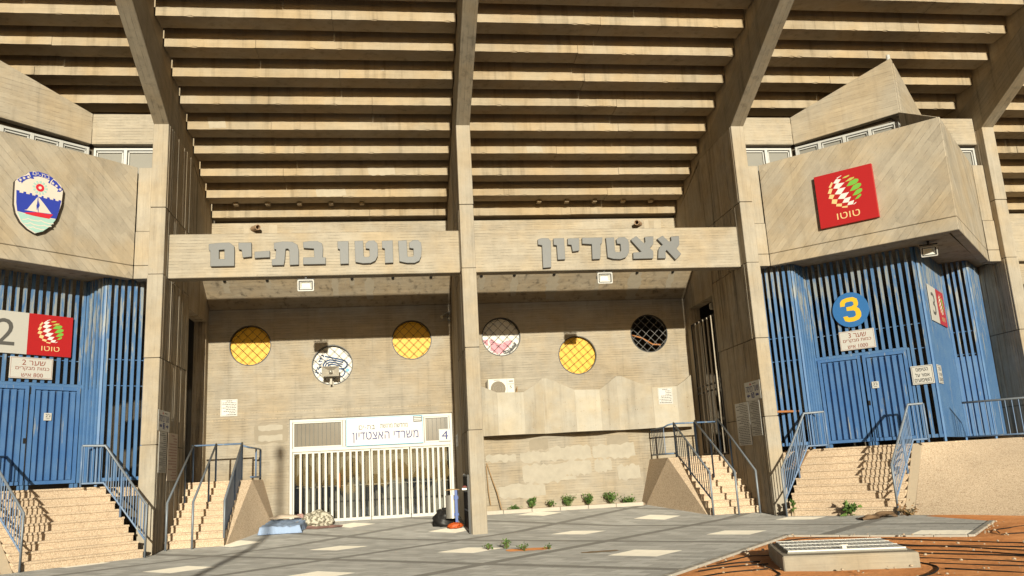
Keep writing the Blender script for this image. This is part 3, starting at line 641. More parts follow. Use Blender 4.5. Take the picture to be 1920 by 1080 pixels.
def porthole(i):
    x, z = CIRC[i]
    ring = MB(); ring.prism(arc(x, z, .604, 48), XZ, 4.985, 5.10, [arc(x, z, .578, 48)])
    Rg = ring.build('porthole', M['black'], B)
    if i != 5:
        p = MB(); p.prism(arc(x, z, .577, 40), XZ, 5.13, 5.16)
        p.build('backing_sheet', M['yellow_panel'] if i in (0, 2, 4) else M['poster_white'], Rg)
    g = MB(); R0 = .58
    a0 = math.radians(45 if i != 4 else 38); sp = .195
    for fam in (0, 1):
        t = Vector((math.cos(a0 + fam*math.pi/2), math.sin(a0 + fam*math.pi/2))); nn = Vector((-t.y, t.x))
        for k in range(-3, 4):
            q = nn*((k+.3)*sp); h = math.sqrt(max(0, R0*R0 - ((k+.3)*sp)**2))
            if h < .08: continue
            A = q - t*h; Bq = q + t*h
            g.tube([(x+A.x, 5.03+fam*.014, z+A.y), (x+Bq.x, 5.03+fam*.014, z+Bq.y)], .0055, 6)
    g.build('grille', M['steel_wire'] if i == 5 else M['wire'], Rg)
    fn = lambda a, b, d: (x+a, 5.128-d, z+b)
    if i == 1:
        q = lambda l: [((a-478)/345*.6, -(b-580)/345*.6) for a, b in l]
        m = MB()
        m.ribbon(q([(355,420),(480,450),(600,480),(680,505),(722,545),(722,590),(690,630),(640,645),(560,640)]), .045, fn, .002)
        m.ribbon(q([(320,620),(320,560),(360,505),(430,482),(520,495),(650,530)]), .042, fn, .004)
        m.ribbon(q([(350,600),(370,550),(430,520),(520,535),(640,568)]), .038, fn, .006)
        m.ribbon(q([(395,600),(410,570),(440,558),(520,570),(625,602)]), .038, fn, .008)
        m.ribbon(q([(600,640),(660,660),(685,710),(660,760),(610,785)]), .035, fn, .010)
        m.ribbon(q([(270,700),(330,730)]), .03, fn, .012)
        for st in ([(290,400),(325,405)],[(300,395),(330,430)],[(262,445),(300,470)],[(285,440),(250,500)],[(240,505),(300,500)],[(245,560),(285,545)],[(250,600),(280,610)],[(215,600),(235,640)],[(235,640),(275,600)],[(185,690),(240,700)],[(200,650),(225,715)]):
            m.ribbon(q(st), .03, fn, .002)
        m.build('club_emblem', M['ink_steel'], Rg, recalc=False)
        m = MB(); c = q([(728, 668)])[0]; m.flat(arc(c[0], c[1], .055, 18), fn, .003); m.build('emblem_ball', M['ink_sky'], Rg, recalc=False)
    if i == 3:
        q = lambda l: [((a-322)/225*.6, -(b-333)/225*.6) for a, b in l]
        m = MB(); m.flat(q([(190,480),(205,440),(180,370),(215,345),(270,395),(330,410),(390,370),(455,375),(440,420),(345,500),(340,535),(250,520)]), fn, .002); m.flat(q([(110,360),(180,350),(165,425),(145,425)]), fn, .002)
        m.build('poster_shape', M['pink'], Rg, recalc=False)
        m = MB(); m.flat(q([(340,495),(400,480),(450,440),(480,390),(505,420),(470,470),(415,515),(348,532)]), fn, .003); m.build('poster_band', M['black'], Rg, recalc=False)
        m = MB()
        for st in ([(205,370),(240,370)],[(205,390),(240,390)],[(205,410),(235,410)],[(265,430),(300,430)],[(268,445),(300,445)],[(350,430),(370,440)],[(390,420),(410,450)]): m.ribbon(q(st), .015, fn, .004)
        m.build('poster_stroke', M['ink_grey'], Rg, recalc=False)
        m = MB()
        for k, a in enumerate((240, 251, 262, 273)):
            c = (.52*math.cos(math.radians(a)), .52*math.sin(math.radians(a))); m.ribbon([(c[0]-.015, c[1]-.02), (c[0]-.015, c[1]+.02), (c[0]+.02, c[1]+.02)], .012, fn, .003)
        for p_, e in (((360,510),.02),((385,500),.02),((415,480),.02),((440,455),.02),((470,420),.02)):
            c = q([p_])[0]; m.ribbon([(c[0]-e, c[1]-e), (c[0]+e, c[1]+e*.4)], .014, fn, .005)
        m.build('poster_glyph', M['logo_white'], Rg, recalc=False)
    if i == 5:
        m = MB(); m.tube([(x-.45, 5.5, z+.05), (x-.1, 5.5, z-.06), (x+.25, 5.5, z-.28), (x+.5, 5.5, z-.3)], .025, 8); m.build('loose_pipe', M['rust_tube'], Rg)
for i in range(6): porthole(i)

def build_prow(sg):
    mir = (lambda m: m.mirror()) if sg < 0 else (lambda m: m)
    pm = M['prow_r'] if sg > 0 else M['prow_l']; pm2 = M['prow_l'] if sg > 0 else M['prow_r']
    cx = 11.25
    def vwall(p, q, z0, z1, th, z0b=None, z1b=None):
        """wall along p->q (plan), thickness th to the inside (+normal), end heights may differ"""
        z0b = z0 if z0b is None else z0b; z1b = z1 if z1b is None else z1b
        d = Vector((q[0]-p[0], q[1]-p[1], 0)).normalized(); n = Vector((-d.y, d.x, 0))*th
        P = [Vector((p[0], p[1], z0)), Vector((q[0], q[1], z0b)), Vector((q[0], q[1], z1b)), Vector((p[0], p[1], z1))]
        return MB().add(P + [v + n for v in P], [(0,1,2,3),(7,6,5,4),(0,4,5,1),(1,5,6,2),(2,6,7,3),(3,7,4,0)])
    T = (cx, -3.03); L = (8.06, .2); Rr = (14.44, .2)
    # parapet prow: long left and right faces, with a lower lip under a groove
    for (p, q, mat) in ((L, T, pm), ((T[0]+SQ*.222, T[1]+SQ*.222), Rr, pm2)):
        mir(vwall(p, q, 6.70, 9.20, .22)).build('prow_parapet', mat, B, bevel=.012)
        e = .012; s_ = (SQ*e if p == L else 0)
        mir(vwall(p, q, 6.37, 6.688, .22)).build('prow_lip', mat, B, bevel=.012)
    m = MB(); m.prism([(7.7, .3), (8.3, .3), (11.25, -2.6), (14.2, .3), (14.8, .3), (14.8, 5.0), (7.7, 5.0)], lambda a, b, d: (a, b, d), 6.44, 6.62); mir(m).build('prow_soffit', M['soffit'], B)
    # narrow returns beside the pillars
    for (xa, xb) in ((7.69, 8.05), (14.45, 14.81)):
        m = MB(); m.box(xa+.02, xb, .22, .5, 7.56, 9.2); m.box(xa+.01, xb, .19, .5, 6.70, 7.545); m.box(xa+.01, xb, .19, .5, 6.37, 6.688); mir(m).build('prow_return', M['pillar'], B, bevel=.008)
    # floor of the balcony
    # upper parapet prow and the windows under it
    U = (cx, -1.58); A = (9.22, .3); Z = (13.28, .3)
    m = MB(); m.box(7.69, 9.22, .3, .52, 9.86, 10.66); mir(m).build('upper_parapet', M['conc'], B, bevel=.01)
    m = MB(); m.box(13.28, 14.81, .3, .52, 9.86, 10.66); mir(m).build('upper_parapet', M['conc'], B, bevel=.01)
    mir(vwall(A, U, 9.86, 10.66, .2, 9.97, 11.52)).build('upper_prow', M['prow_flat'] if sg > 0 else M['prow_flat2'], B, bevel=.01)
    mir(vwall((U[0]+.16, U[1]+.148), Z, 9.96, 11.455, .2, 9.86, 10.66)).build('upper_prow', M['prow_flat2'] if sg > 0 else M['prow_flat'], B, bevel=.01)
    m = MB(); m.prism([(7.7, .35), (9.2, .35), (11.25, -1.45), (13.3, .35), (14.8, .35), (14.8, 3.0), (7.7, 3.0)], lambda a, b, d: (a, b, d), 10.0, 10.15); mir(m).build('upper_slab', M['soffit'], B)
    m = MB(); m.cyl((cx+.02*1, -1.45, 11.4), (cx+.02, -1.45, 11.66), .05, 10); mir(m).build('vent_pipe', M['alu'], B)
    # fin on the axis between the two prows
    m = MB(); m.prism([(-1.6, 9.0), (-2.98, 9.0), (-2.98, 9.205), (-1.6, 9.965)], YZ, cx-.05, cx+.05); mir(m).build('axis_fin', M['side'], B)
    # strip windows
    def window(p, q, n, z0=8.9, z1=9.80):
        d = Vector((q[0]-p[0], q[1]-p[1], 0)); Lg = d.length; d.normalize(); nn = Vector((-d.y, d.x, 0)); up = Vector((0, 0, 1))
        P0 = Vector((p[0], p[1], 0)) + nn*.10
        f = MB(); fw = .055
        for i in range(n+1): f.obox(P0 + d*(Lg*i/n + (fw/2 if i == 0 else -fw/2 if i == n else 0)) + up*((z0+z1)/2), d, nn, up, fw*(1 if i in (0, n) else 1.5), .07, z1-z0)
        for z in (z0+fw/2, z1-fw/2): f.obox(P0 + d*Lg/2 + up*z + nn*.002, d, nn, up, Lg-.002, .066, fw)
        for i in range(n):   # inner sash
            c = P0 + d*(Lg*(i+.5)/n) + nn*.02; wl = Lg/n-.12
            f.obox(c + up*(z1-.09), d, nn, up, wl, .04, .035); 
            for sx in (-1, 1): f.obox(c + d*sx*(wl/2-.015) + up*((z0+z1)/2), d, nn, up, .03, .04, z1-z0-.13)
        o = mir(f).build('strip_window', M['alu'], B, bevel=.004)
        g = MB(); g.obox(P0 + d*Lg/2 + nn*.05 + up*((z0+z1)/2), d, nn, up, Lg-.08, .01, z1-z0-.08); mir(g).build('pane', M['pane_prow'], o)
    window((7.70, .36), (9.2, .36), 2); window((9.24, .32), (11.17, -1.45), 4); window((11.33, -1.45), (13.26, .32), 4); window((13.3, .36), (14.8, .36), 2)
    m = MB(); m.prism([(7.7, .55), (9.3, .55), (11.25, -1.2), (13.2, .55), (14.8, .55), (14.8, .75), (13.1, .75), (11.25, -.9), (9.4, .75), (7.7, .75)], lambda a, b, d: (a, b, d), 6.62, 10.0); mir(m).build('room_wall', M['inner'], B)
M['prow_flat'] = concrete('concrete_boards_prow_right', CONC, along=(SQ, -SQ, -.02), across=(0, 0, 1), board=.12, relief=.45, line=.45)
M['prow_flat2'] = concrete('concrete_boards_prow_left', CONC, along=(SQ, SQ, .02), across=(0, 0, 1), board=.12, relief=.45, line=.45)
build_prow(1); build_prow(-1)

def build_balcony():
    V = [(.19, 4.62, 4.0), (.62, 4.52, 3.92), (1.06, 4.35, 3.70), (1.85, 4.35, 3.68), (2.2, 4.52, 3.88), (2.49, 4.68, 4.10), (2.62, 4.66, 4.10), (3.0, 4.5, 3.90), (3.4, 4.35, 3.69), (4.17, 4.35, 3.67), (4.5, 4.52, 3.87), (4.8, 4.68, 4.09), (4.95, 4.66, 4.08), (5.4, 4.5, 3.85), (5.8, 4.35, 3.67), (6.57, 4.35, 3.67), (6.85, 4.48, 3.82), (7.16, 4.64, 4.03)]
    m = MB(); th = .10; n = len(V); vs = []
    for x, y, z in V: vs += [(x, y, 2.45), (x, y, z), (x, y+th, z), (x, y+th, 2.45)]
    fs = []
    for i in range(n-1):
        for k in range(4): a = i*4+k; b = i*4+(k+1) % 4; fs.append((a, b, b+4, a+4))
    fs += [(0, 1, 2, 3), tuple((n-1)*4+k for k in (3, 2, 1, 0))]
    m.add(vs, fs); o = m.build('balcony_parapet', M['wavy'], B)
    o.data.materials.append(M['wavy2'])
    for f in o.data.polygons:
        if f.normal.y < -.995: f.material_index = 1
    for x, y in ((1.06, 4.35), (1.85, 4.35), (2.5, 4.68), (3.4, 4.35), (4.17, 4.35), (4.82, 4.68), (5.8, 4.35), (6.57, 4.35)):
        g = MB(); g.box(x-.008, x+.008, y-.004, y+.02, 2.47, 3.62); g.build('panel_joint', M['paint_patch'], o)
    g = MB()
    for i in range(0, n-1):
        x0, y0, _ = V[i]; x1, y1, _ = V[i+1]
        if x1-x0 < .3: continue
        for zf in (2.62, 3.05, 3.35):
            for t in (.2, .3, .75, .85):
                if RND.random() < .75:
                    x = x0+(x1-x0)*t; y = y0+(y1-y0)*t; z = zf + RND.uniform(-.02, .02); g.flat(arc(x, z, .014, 8), XZ, y-.004)
    g.build('tie_hole', M['side'], o, recalc=False)
    m = MB(); m.prism([(x, y+.02) for x, y, z in V] + [(7.16, 5.0), (.19, 5.0)], lambda a, b, d: (a, b, d), 2.46, 2.60); m.build('balcony_floor', M['soffit'], o)
build_balcony()
# ------------------------------------------------------------------ stairs
def step_profile(n, rise, tread, z0, v0):
    """(v,z) outline of a flight going up towards +v, bullnosed treads"""
    P = [(v0, z0-.3), (v0, z0)]
    P = [(v0+.03, z0-.3)]
    for i in range(n):
        v = v0 + tread*i; a = z0+rise*i; b = a+rise
        P += [(v+.03, a), (v+.03, b-.048), (v, b-.044), (v-.004, b-.022), (v+.002, b-.006), (v+.014, b)]
    return P
def small_stairs(sg):
    X = (lambda x: x) if sg > 0 else (lambda x: -x)
    name = 'left' if sg < 0 else 'right'
    lab = 'narrow pebble-dash staircase with battered side, left of the white gate and blue mattress' if sg < 0 else 'narrow pebble-dash staircase with battered side, right of the row of shrubs'
    T = thing('side_staircase', (X(6.6), 2, .1), lab, 'staircase', 'side staircases of the entrance court')
    P = step_profile(9, .1667, .26, .05, .85) + [(4.99, 1.55), (4.99, -.2)]
    m = MB(); m.prism(P, lambda a, b, d: (d, a, b), X(5.96), X(7.3)); m.build('steps', M['pebble'], T)
    # landing inside the doorway
    m = MB(); m.box(*sorted((X(7.35), X(7.66))), 2.63, 3.84, 1.2, 1.545); m.build('threshold', M['pebble'], T)
    m = MB(); m.hull([(X(5.955), .93, -.05), (X(5.955), 4.995, -.05), (X(5.955), 2.98, 1.545), (X(5.955), 4.995, 1.545), (X(5.73), 3.2, 1.545), (X(5.73), 4.995, 1.545), (X(5.27), 4.75, -.05), (X(5.27), 4.995, -.05)])
    m.build('battered_side', M['pebble'], T)
    return T
small_stairs(-1); small_stairs(1)

def gate_block(sg):
    """entrance terrace: flight at 45 degrees, platform, sloping pebble apron"""
    X = (lambda x: x) if sg > 0 else (lambda x: -x)
    lab = 'broad pebble-dash staircase with a sloping apron, below the blue gate marked 3' if sg > 0 else 'broad pebble-dash staircase at the left edge, below the blue gate marked 2'
    T = thing('entrance_staircase', (X(11.25), .5, .1), lab, 'staircase', 'entrance staircases')
    n, rise, tread = 9, .1722, .215
    v0 = 6.75*SQ           # v along (SQ,SQ), u along (SQ,-SQ)
    uv = lambda u, v, z: (X(SQ*(u+v)), SQ*(v-u), z)
    u0, u1 = 7.92*SQ, 11.62*SQ
    P = step_profile(n, rise, tread, 0, v0) + [(v0+3.0, 1.55), (v0+3.0, -.3)]
    for mirrored in (False, True):
        f = (lambda a, b, d: uv(d, a, b)) if not mirrored else (lambda a, b, d: (X(22.5+.68)-uv(d, a, b)[0], uv(d, a, b)[1]-.68, b))
        m = MB(); m.prism(P, f, u0, u1); m.build('steps', M['pebble'], T)
        e = MB(); pe = [(v0-.10, -.05), (v0+tread*8+.05, 1.552), (v0+tread*8+.5, 1.552), (v0+tread*8+.5, -.05)]
        e.prism(pe, f, u1+.003, u1+.22); e.build('smooth_edge', M['pebble_trim'], T, bevel=.01)
    # platform
    m = MB(); m.prism([(7.72, 2.6), (7.72, 1.9), (9.6, .1), (11.25, -1.62), (12.36, -1.80), (14.3, .12), (14.78, 1.9), (14.78, 4.95), (7.72, 4.95)], lambda a, b, d: (X(a), b, d), 1.30, 1.5485); m.build('platform', M['pebble'], T)
    m = MB(); m.prism([(7.72, 2.6), (7.72, 1.9), (9.8, .2), (11.25, -1.2), (12.3, -1.4), (14.0, .3), (14.78, 1.9), (14.78, 4.95), (7.72, 4.95)], lambda a, b, d: (X(a), b, d), -.1, 1.302); m.build('platform_base', M['inner'], T)
    # apron between the two flights
    top = [(10.75, -1.12), (11.25, -1.63), (11.75, -1.12)]
    q0 = uv(u1+.22, v0-.10, 0); q0 = (abs(q0[0]), q0[1])
    b = [(q0[0], q0[1]), (11.25, -6.4), (23.18-q0[0], q0[1]-.68)]
    tl = uv(u1+.22, v0+tread*8+.05, 0); tl = (abs(tl[0]), tl[1]); tr = (23.18-tl[0], tl[1]-.68)
    A = Vector((tl[0], tl[1], 1.547)); Bq = Vector((tr[0], tr[1], 1.547)); C0 = Vector((b[0][0], b[0][1], -.04)); D0 = Vector((11.7, -7.2, -.04)); E0 = Vector((b[2][0], b[2][1], -.04))
    m = MB(); N = 14
    def patch(p, q, r, s):
        m.add([((lambda v: (X(v.x), v.y, v.z))(p.lerp(q, i/N).lerp(r.lerp(s, i/N), k/N))) for k in range(N+1) for i in range(N+1)], [(k*(N+1)+i, k*(N+1)+i+1, (k+1)*(N+1)+i+1, (k+1)*(N+1)+i) for k in range(N) for i in range(N)])
    patch(A, Bq, C0, D0); patch(Bq, Bq + Vector((.02, 0, 0)), D0, E0)
    ap = m.build('apron', M['pebble'], T, smooth=True)
    m = MB(); m.prism([(tl[0], tl[1]), (tr[0], tr[1]), (12.36, -1.6), (11.25, -1.0)], lambda a, b_, d: (X(a), b_, d), 1.30, 1.546); m.build('apron_top', M['pebble'], T)
    return T
gate_block(1); gate_block(-1)

# ------------------------------------------------------------------ blue slatted gates
def blue_gate(sg):
    X = (lambda x: x) if sg > 0 else (lambda x: -x)
    lab = 'tall blue slatted steel gate numbered 3, folded in zigzag under the right prow' if sg > 0 else 'tall blue slatted steel gate numbered 2, folded in zigzag under the left prow'
    T = thing('slatted_gate', (X(11.25), .5, 1.55), lab, 'gate', 'blue slatted entrance gates')
    up = Vector((0, 0, 1)); ZB, ZT, ZD = 1.66, 6.43, 3.90
    def face(p, q):
        p = Vector((X(p[0]), p[1], 0)); q = Vector((X(q[0]), q[1], 0)); d = (q-p); L = d.length; d /= L
        n = Vector((d.y, -d.x, 0))
        if n.y > 0: n = -n
        return p, d, n, L
    plan = [(7.70, .95), (8.69, .30), (9.25, .72), (11.25, -1.30), (13.25, .72), (13.81, .30), (14.80, 1.22)]
    fr = MB()
    for i, (p, q) in enumerate(zip(plan, plan[1:])):
        P, d, n, L = face(p, q)
        m = MB(); main = i in (2, 3)
        sp = .092 if i == 3 else .168 if main else (.135 if i in (1, 4) else .155); k = max(2, round(L/sp)); sp = L/k
        for j in range(k):
            s = (j+.5)*sp; wdt = .050 if i == 3 else .072 if i not in (1, 4) else .066
            z0 = ZB
            if i == 2 and .02 < s < 2.28: z0 = ZD + .02
            if i == 3 and False: z0 = ZD
            wj = RND.uniform(-.004, .004)
            m.obox(P + d*(s+wj) + n*.02 + up*((z0+ZT)/2), d, n, up, wdt, .04, ZT-z0)
        m.build('slat_panel', M['blue'], T)
        if i == 3:   # wire mesh sheet on this face, plain sheet low down
            g = MB(); g.obox(P + d*L*.5 + n*(-.012) + up*2.8, d, n, up, L-.1, .008, 2.2); g.build('infill_sheet', M['blue_door'], T)
        if i in (5,) :
            g = MB(); g.obox(P + d*L*.5 - n*.01 + up*((ZB+ZT)/2), d, n, up, L-.02, .01, ZT-ZB); g.build('infill_sheet', M['blue'], T)
        if i in (1, 4):
            g = MB(); g.obox(P + d*L*.5 - n*.012 + up*((ZB+3.8)/2), d, n, up, L-.02, .008, 3.8-ZB); g.build('infill_sheet', M['blue_door'], T)
        for z in ((ZB+.04, 3.86, 4.48) if i != 2 else (4.48,)):
            a = .0
            fr.obox(P + d*L/2 - n*.016 + up*z, d, n, up, L-.03, .012 if z > 3 else .05, .016 if z > 3 else .08)
        if i == 2:
            fr.obox(P + d*1.14 + n*.003 + up*(ZD-.01), d, n, up, 2.32, .055, .07)
            fr.obox(P + d*2.58 - n*.016 + up*(ZB+.04), d, n, up, .5, .05, .08); fr.obox(P + d*2.58 - n*.016 + up*3.86, d, n, up, .5, .012, .016)
    for x, y in plan[1:-1]:
        fr.obox((X(x), y+.02, (1.55+ZT)/2), (1, 0, 0), (0, 1, 0), up, .055, .055, ZT-1.56)
    P, d, n, L = face(plan[2], plan[3])
    for s in (.0, 1.17, 2.29):
        if s != 1.17: fr.obox(P + d*(s+.03) + n*.004 + up*(1.55+1.18), d, n, up, .06, .06, 2.34)
    fr.build('frame', M['blue'], T)
    # two door leaves
    for (s0, s1) in ((.07, 1.15), (1.21, 2.27)):
        D = MB(); c = P + d*((s0+s1)/2); w_ = s1-s0; zb, zt = 1.66, 3.84
        D.obox(c - n*.02 + up*((zb+zt)/2), d, n, up, w_, .012, zt-zb)
        for z in (zb+.04, zt-.03): D.obox(c + n*.030 + up*z, d, n, up, w_-.002, .09, .075)
        for sx in (-1, 1): D.obox(c + d*sx*(w_/2-.035) + n*.0315 + up*((zb+zt)/2), d, n, up, .07, .093, zt-zb)
        k = 6
        for j in range(k):
            s = -w_/2 + .07 + (w_-.14)*(j+.5)/k; D.obox(c + d*s + n*.026 + up*((zb+zt)/2), d, n, up, .088, .078, zt-zb-.17)
        leafo = D.build('door_leaf', M['blue_door'], T)
        if s0 > 1:
            h = MB(); h.obox(c - d*(w_/2+.03) + n*.03 + up*3.74, d, n, up, .075, .03, .15); h.obox(c - d*(w_/2-.03) + n*.06 + up*2.62, d, n, up, .05, .05, .12); h.build('lock_case', M['black'], leafo)
            h = MB(); h.obox(c - d*(w_/2+.0) + n*.03 + up*1.66, d, n, up, .07, .05, .2); h.build('drop_bolt', M['blue'], leafo)
        for sx in (-1, 1): f = MB(); f.obox(c + d*sx*(w_/2-.05) + n*.0 + up*1.60, d, n, up, .07, .05, .115); f.build('foot', M['blue'], leafo)
    return T, (P, d, n)
G3, F3 = blue_gate(1); G2, F2 = blue_gate(-1)

def passage_gate():
    T = thing('barred_gate', (7.3, 3.2, 1.55), 'dark vertical-bar gate closing the right side doorway behind the handrails', 'gate')
    m = MB()
    for j in range(5):
        y = 2.80+j*.33; m.box(7.262, 7.302, y-.016, y+.016, 1.60, 5.55)
    m.build('bars', M['bar'], T)
    f = MB()
    for z in (1.60, 3.42, 3.60, 5.55): f.box(7.3035, 7.33, 2.64, 4.6, z-.03, z+.03)
    for y in (2.64, 4.58): f.box(7.3035, 7.33, y-.02, y+.02, 1.57, 5.58)
    f.build('frame', M['black'], T)
passage_gate()

# ------------------------------------------------------------------ handrails
def handrail(name, lab, top, low=None, posts=(), balus=(), extra=(), mat='blue_rail', group='blue handrails', panel=None, r=.026):
    base = top[0]
    T = thing(name, (base[0], base[1], base[2]), lab, 'handrail', group)
    m = MB(); m.tube(top, r, 8); m.build('top_rail', M['rail_top'], T, smooth=True)
    if low: m = MB(); m.tube(low, r*.8, 8); m.build('bottom_rail', M[mat], T, smooth=True)
    for p in posts: m = MB(); m.tube(p, r*.95, 8); m.build('post', M[mat], T, smooth=True)
    if balus:
        for b in balus: m = MB(); m.tube(b, .011, 6, False); m.build('baluster', M[mat], T, smooth=True)
    for e in extra: m = MB(); m.tube(e, r*.9, 8); m.build('cross_rail', M[mat], T, smooth=True)
    if panel: m = MB(); m.prism(*panel); m.build('infill_panel', M['blue_door'], T)
    return T
def lerp(a, b, t): return tuple(a[i]+(b[i]-a[i])*t for i in range(3))
def gate_rail(sg, which):
    X = (lambda x: x) if sg > 0 else (lambda x: -x)
    uu = 7.90 if which == 0 else 11.55
    if which == 0: u = 7.93
    else: u = 11.48
    # plan points along the flight on line x-y=u
    du = .27
    def pt(c, z): v = u + du*(c-6.66)/(8.86-6.66); return (X((c+v)/2), (c-v)/2, z)
    c0, c1 = 6.66, 8.86
    d = Vector((X(SQ), -SQ, 0))*(1 if which else 1)
    t0, t1 = pt(c0, 1.09), pt(c1, 2.46); e = .52 if which == 0 else .34
    t2 = tuple(Vector(t1) + d*e)
    foot = pt(c0, 0.0)
    top = [foot, t0, t1, t2]
    l0, l1 = pt(c0, .36), pt(c1, 1.63); l2 = tuple(Vector(l1) + d*e)
    low = [l0, l1, l2]
    bal = []
    n = 17
    for i in range(1, n): bal.append((lerp(t0, t1, i/n), lerp(l0, l1, i/n)))
    k = 5 if which == 0 else 3
    for i in range(1, k+1): bal.append((lerp(t1, t2, i/(k+.5)), lerp(l1, l2, i/(k+.5))))
    mid = pt((c0*.42+c1*.58), 0); zt = 1.09+(2.46-1.09)*.58
    posts = [((mid[0], mid[1], .86), (mid[0], mid[1], zt)), (tuple(Vector(t2)), (t2[0], t2[1], 1.55))]
    labs = {(1, 0): 'blue balustered handrail beside the pillar, left of the gate 3 staircase', (1, 1): 'blue balustered handrail between the gate 3 staircase and its pebble apron',
            (-1, 0): 'blue balustered handrail beside the pillar, right of the gate 2 staircase', (-1, 1): 'blue balustered handrail at the left edge of the photo, on the gate 2 staircase'}
    return handrail('handrail', labs[(sg, which)], top, low, posts, bal)
gate_rail(1, 0); gate_rail(1, 1); gate_rail(-1, 0); gate_rail(-1, 1)
def far_rail():
    # rail of the hidden right flight of gate 3
    def pt(c, z, u=11.48): u += .27*(c-6.66)/2.2; return (23.18-(c+u)/2, (c-u)/2-.68, z)
    t0, t1 = pt(6.66, 1.09), pt(8.86, 2.46); d = Vector((-SQ, SQ, 0)); t2 = tuple(Vector(t1)+d*1.35)
    l0, l1 = pt(6.66, .36), pt(8.86, 1.63); l2 = tuple(Vector(l1)+d*1.35)
    bal = [(lerp(t0, t1, i/17), lerp(l0, l1, i/17)) for i in range(1, 17)] + [(lerp(t1, t2, i/9.5), lerp(l1, l2, i/9.5)) for i in range(1, 10)]
    handrail('handrail', 'blue balustered handrail at the right edge of the photo, beyond the pebble apron', [pt(6.66, 0), t0, t1, t2], [l0, l1, l2], [], bal)
far_rail()
def court_rails():
    # left flight: two plain rails and one with a sheet panel
    for x, lab in ((7.20, 'plain blue handrail with paper-covered pillar beside it, outermost on the left side staircase'), (6.62, 'plain blue handrail standing in the middle of the left side staircase')):
        top = [(-x, .62, .03), (-x, .62, 1.09), (-x, 2.98, 2.51)]
        handrail('handrail', lab, top, None, [((-x, 2.2, .95), (-x, 2.2, 2.02)), ((-x, 2.98, 1.55), (-x, 2.98, 2.51))])
    x = 5.99
    pan = ([(1.06, .30), (1.06, 1.07), (3.12, 2.48), (3.12, 1.62)], YZ, -x-.006, -x+.006)
    t0, t1 = (-x, 1.02, 1.09), (-x, 3.15, 2.52)
    handrail('handrail', 'blue handrail filled with a solid blue sheet, beside the battered left staircase side', [(-x, 1.02, .05), t0, t1], [(-x, 1.02, .3), (-x, 3.15, 1.62)],
             [((-x, 3.15, 1.55), (-x, 3.15, 2.52)), ((-x, 2.2, .95), (-x, 2.2, 1.86))], panel=pan,
             extra=[[(-x, 3.17, 2.5), (-7.28, 3.17, 2.5)], [(-x, 3.17, 2.45), (-5.84, 3.3, 2.4), (-5.80, 3.9, 2.4), (-5.80, 4.9, 2.4)], [(-5.80, 3.4, 1.62), (-5.80, 4.9, 1.62)], [(-5.8, 4.2, 1.62), (-5.8, 4.2, 2.4)], [(-5.8, 4.9, 1.55), (-5.8, 4.9, 2.4)]])
    # right flight
    x = 6.0
    t0, t1 = (x, .75, 1.12), (x, 3.25, 2.52); l0, l1 = (x, .75, .42), (x, 3.25, 1.66)
    bal = [(lerp(t0, t1, i/16), lerp(l0, l1, i/16)) for i in range(1, 16)]
    guard = [(x, 3.25, 2.50), (5.86, 3.35, 2.47), (5.80, 3.6, 2.42), (5.80, 4.9, 2.42)]
    bal += [((5.80, 3.6+i*.15, 2.42), (5.80, 3.6+i*.15, 1.66)) for i in range(9)]
    handrail('handrail', 'blue balustered handrail beside the battered right staircase side, with a curved guard by the wall', [(x, .75, .05), t0, t1], [l0, l1], [((x, 3.25, 1.55), (x, 3.25, 2.5)), ((x, 2.2, .95), (x, 2.2, 1.93))], bal,
             extra=[guard, [(x, 3.27, 1.66), (5.8, 3.6, 1.66), (5.8, 4.9, 1.66)], [(x, 3.27, 2.5), (7.28, 3.27, 2.5)], [(6.62, 3.27, 1.55), (6.62, 3.27, 2.48)]])
    for x, y0, y1, lab in ((6.62, .62, 3.2, 'plain blue handrail standing in the middle of the right side staircase'), (7.18, .62, 2.85, 'plain blue handrail along the poster-covered pillar of the right side staircase')):
        handrail('handrail', lab, [(x, y0, .03), (x, y0, 1.09), (x, y1, 2.55)], None, [((x, 2.1, .95), (x, 2.1, 1.96)), ((x, y1, 1.55), (x, y1, 2.55))])
court_rails()
# ------------------------------------------------------------------ raised lettering on the two beams
NAMES = {'tet': 'letter_tet', 'vav': 'letter_vav', 'bet': 'letter_bet', 'tav': 'letter_tav', 'hyphen': 'letter_hyphen', 'yod': 'letter_yod', 'mem': 'letter_final_mem', 'nun': 'letter_final_nun', 'dalet': 'letter_dalet', 'tsadi': 'letter_tsadi', 'alef': 'letter_alef'}
def raised(name, lab, data, loc):
    T = thing(name, loc, lab, 'sign lettering', 'raised grey lettering on the beams')
    for it in data:
        m = MB(); m.prism(it[1], XZ, .245, .349, it[2:]); m.build(NAMES[it[0]], M['letter'], T, bevel=.006)
raised('raised_lettering', 'raised grey Hebrew block letters spelling two words joined by a hyphen, on the left beam', LET_L, (-3.7, .3, 6.65))
raised('raised_lettering', 'raised grey Hebrew block letters spelling a single word, on the right beam', LET_R, (3.7, .3, 6.65))

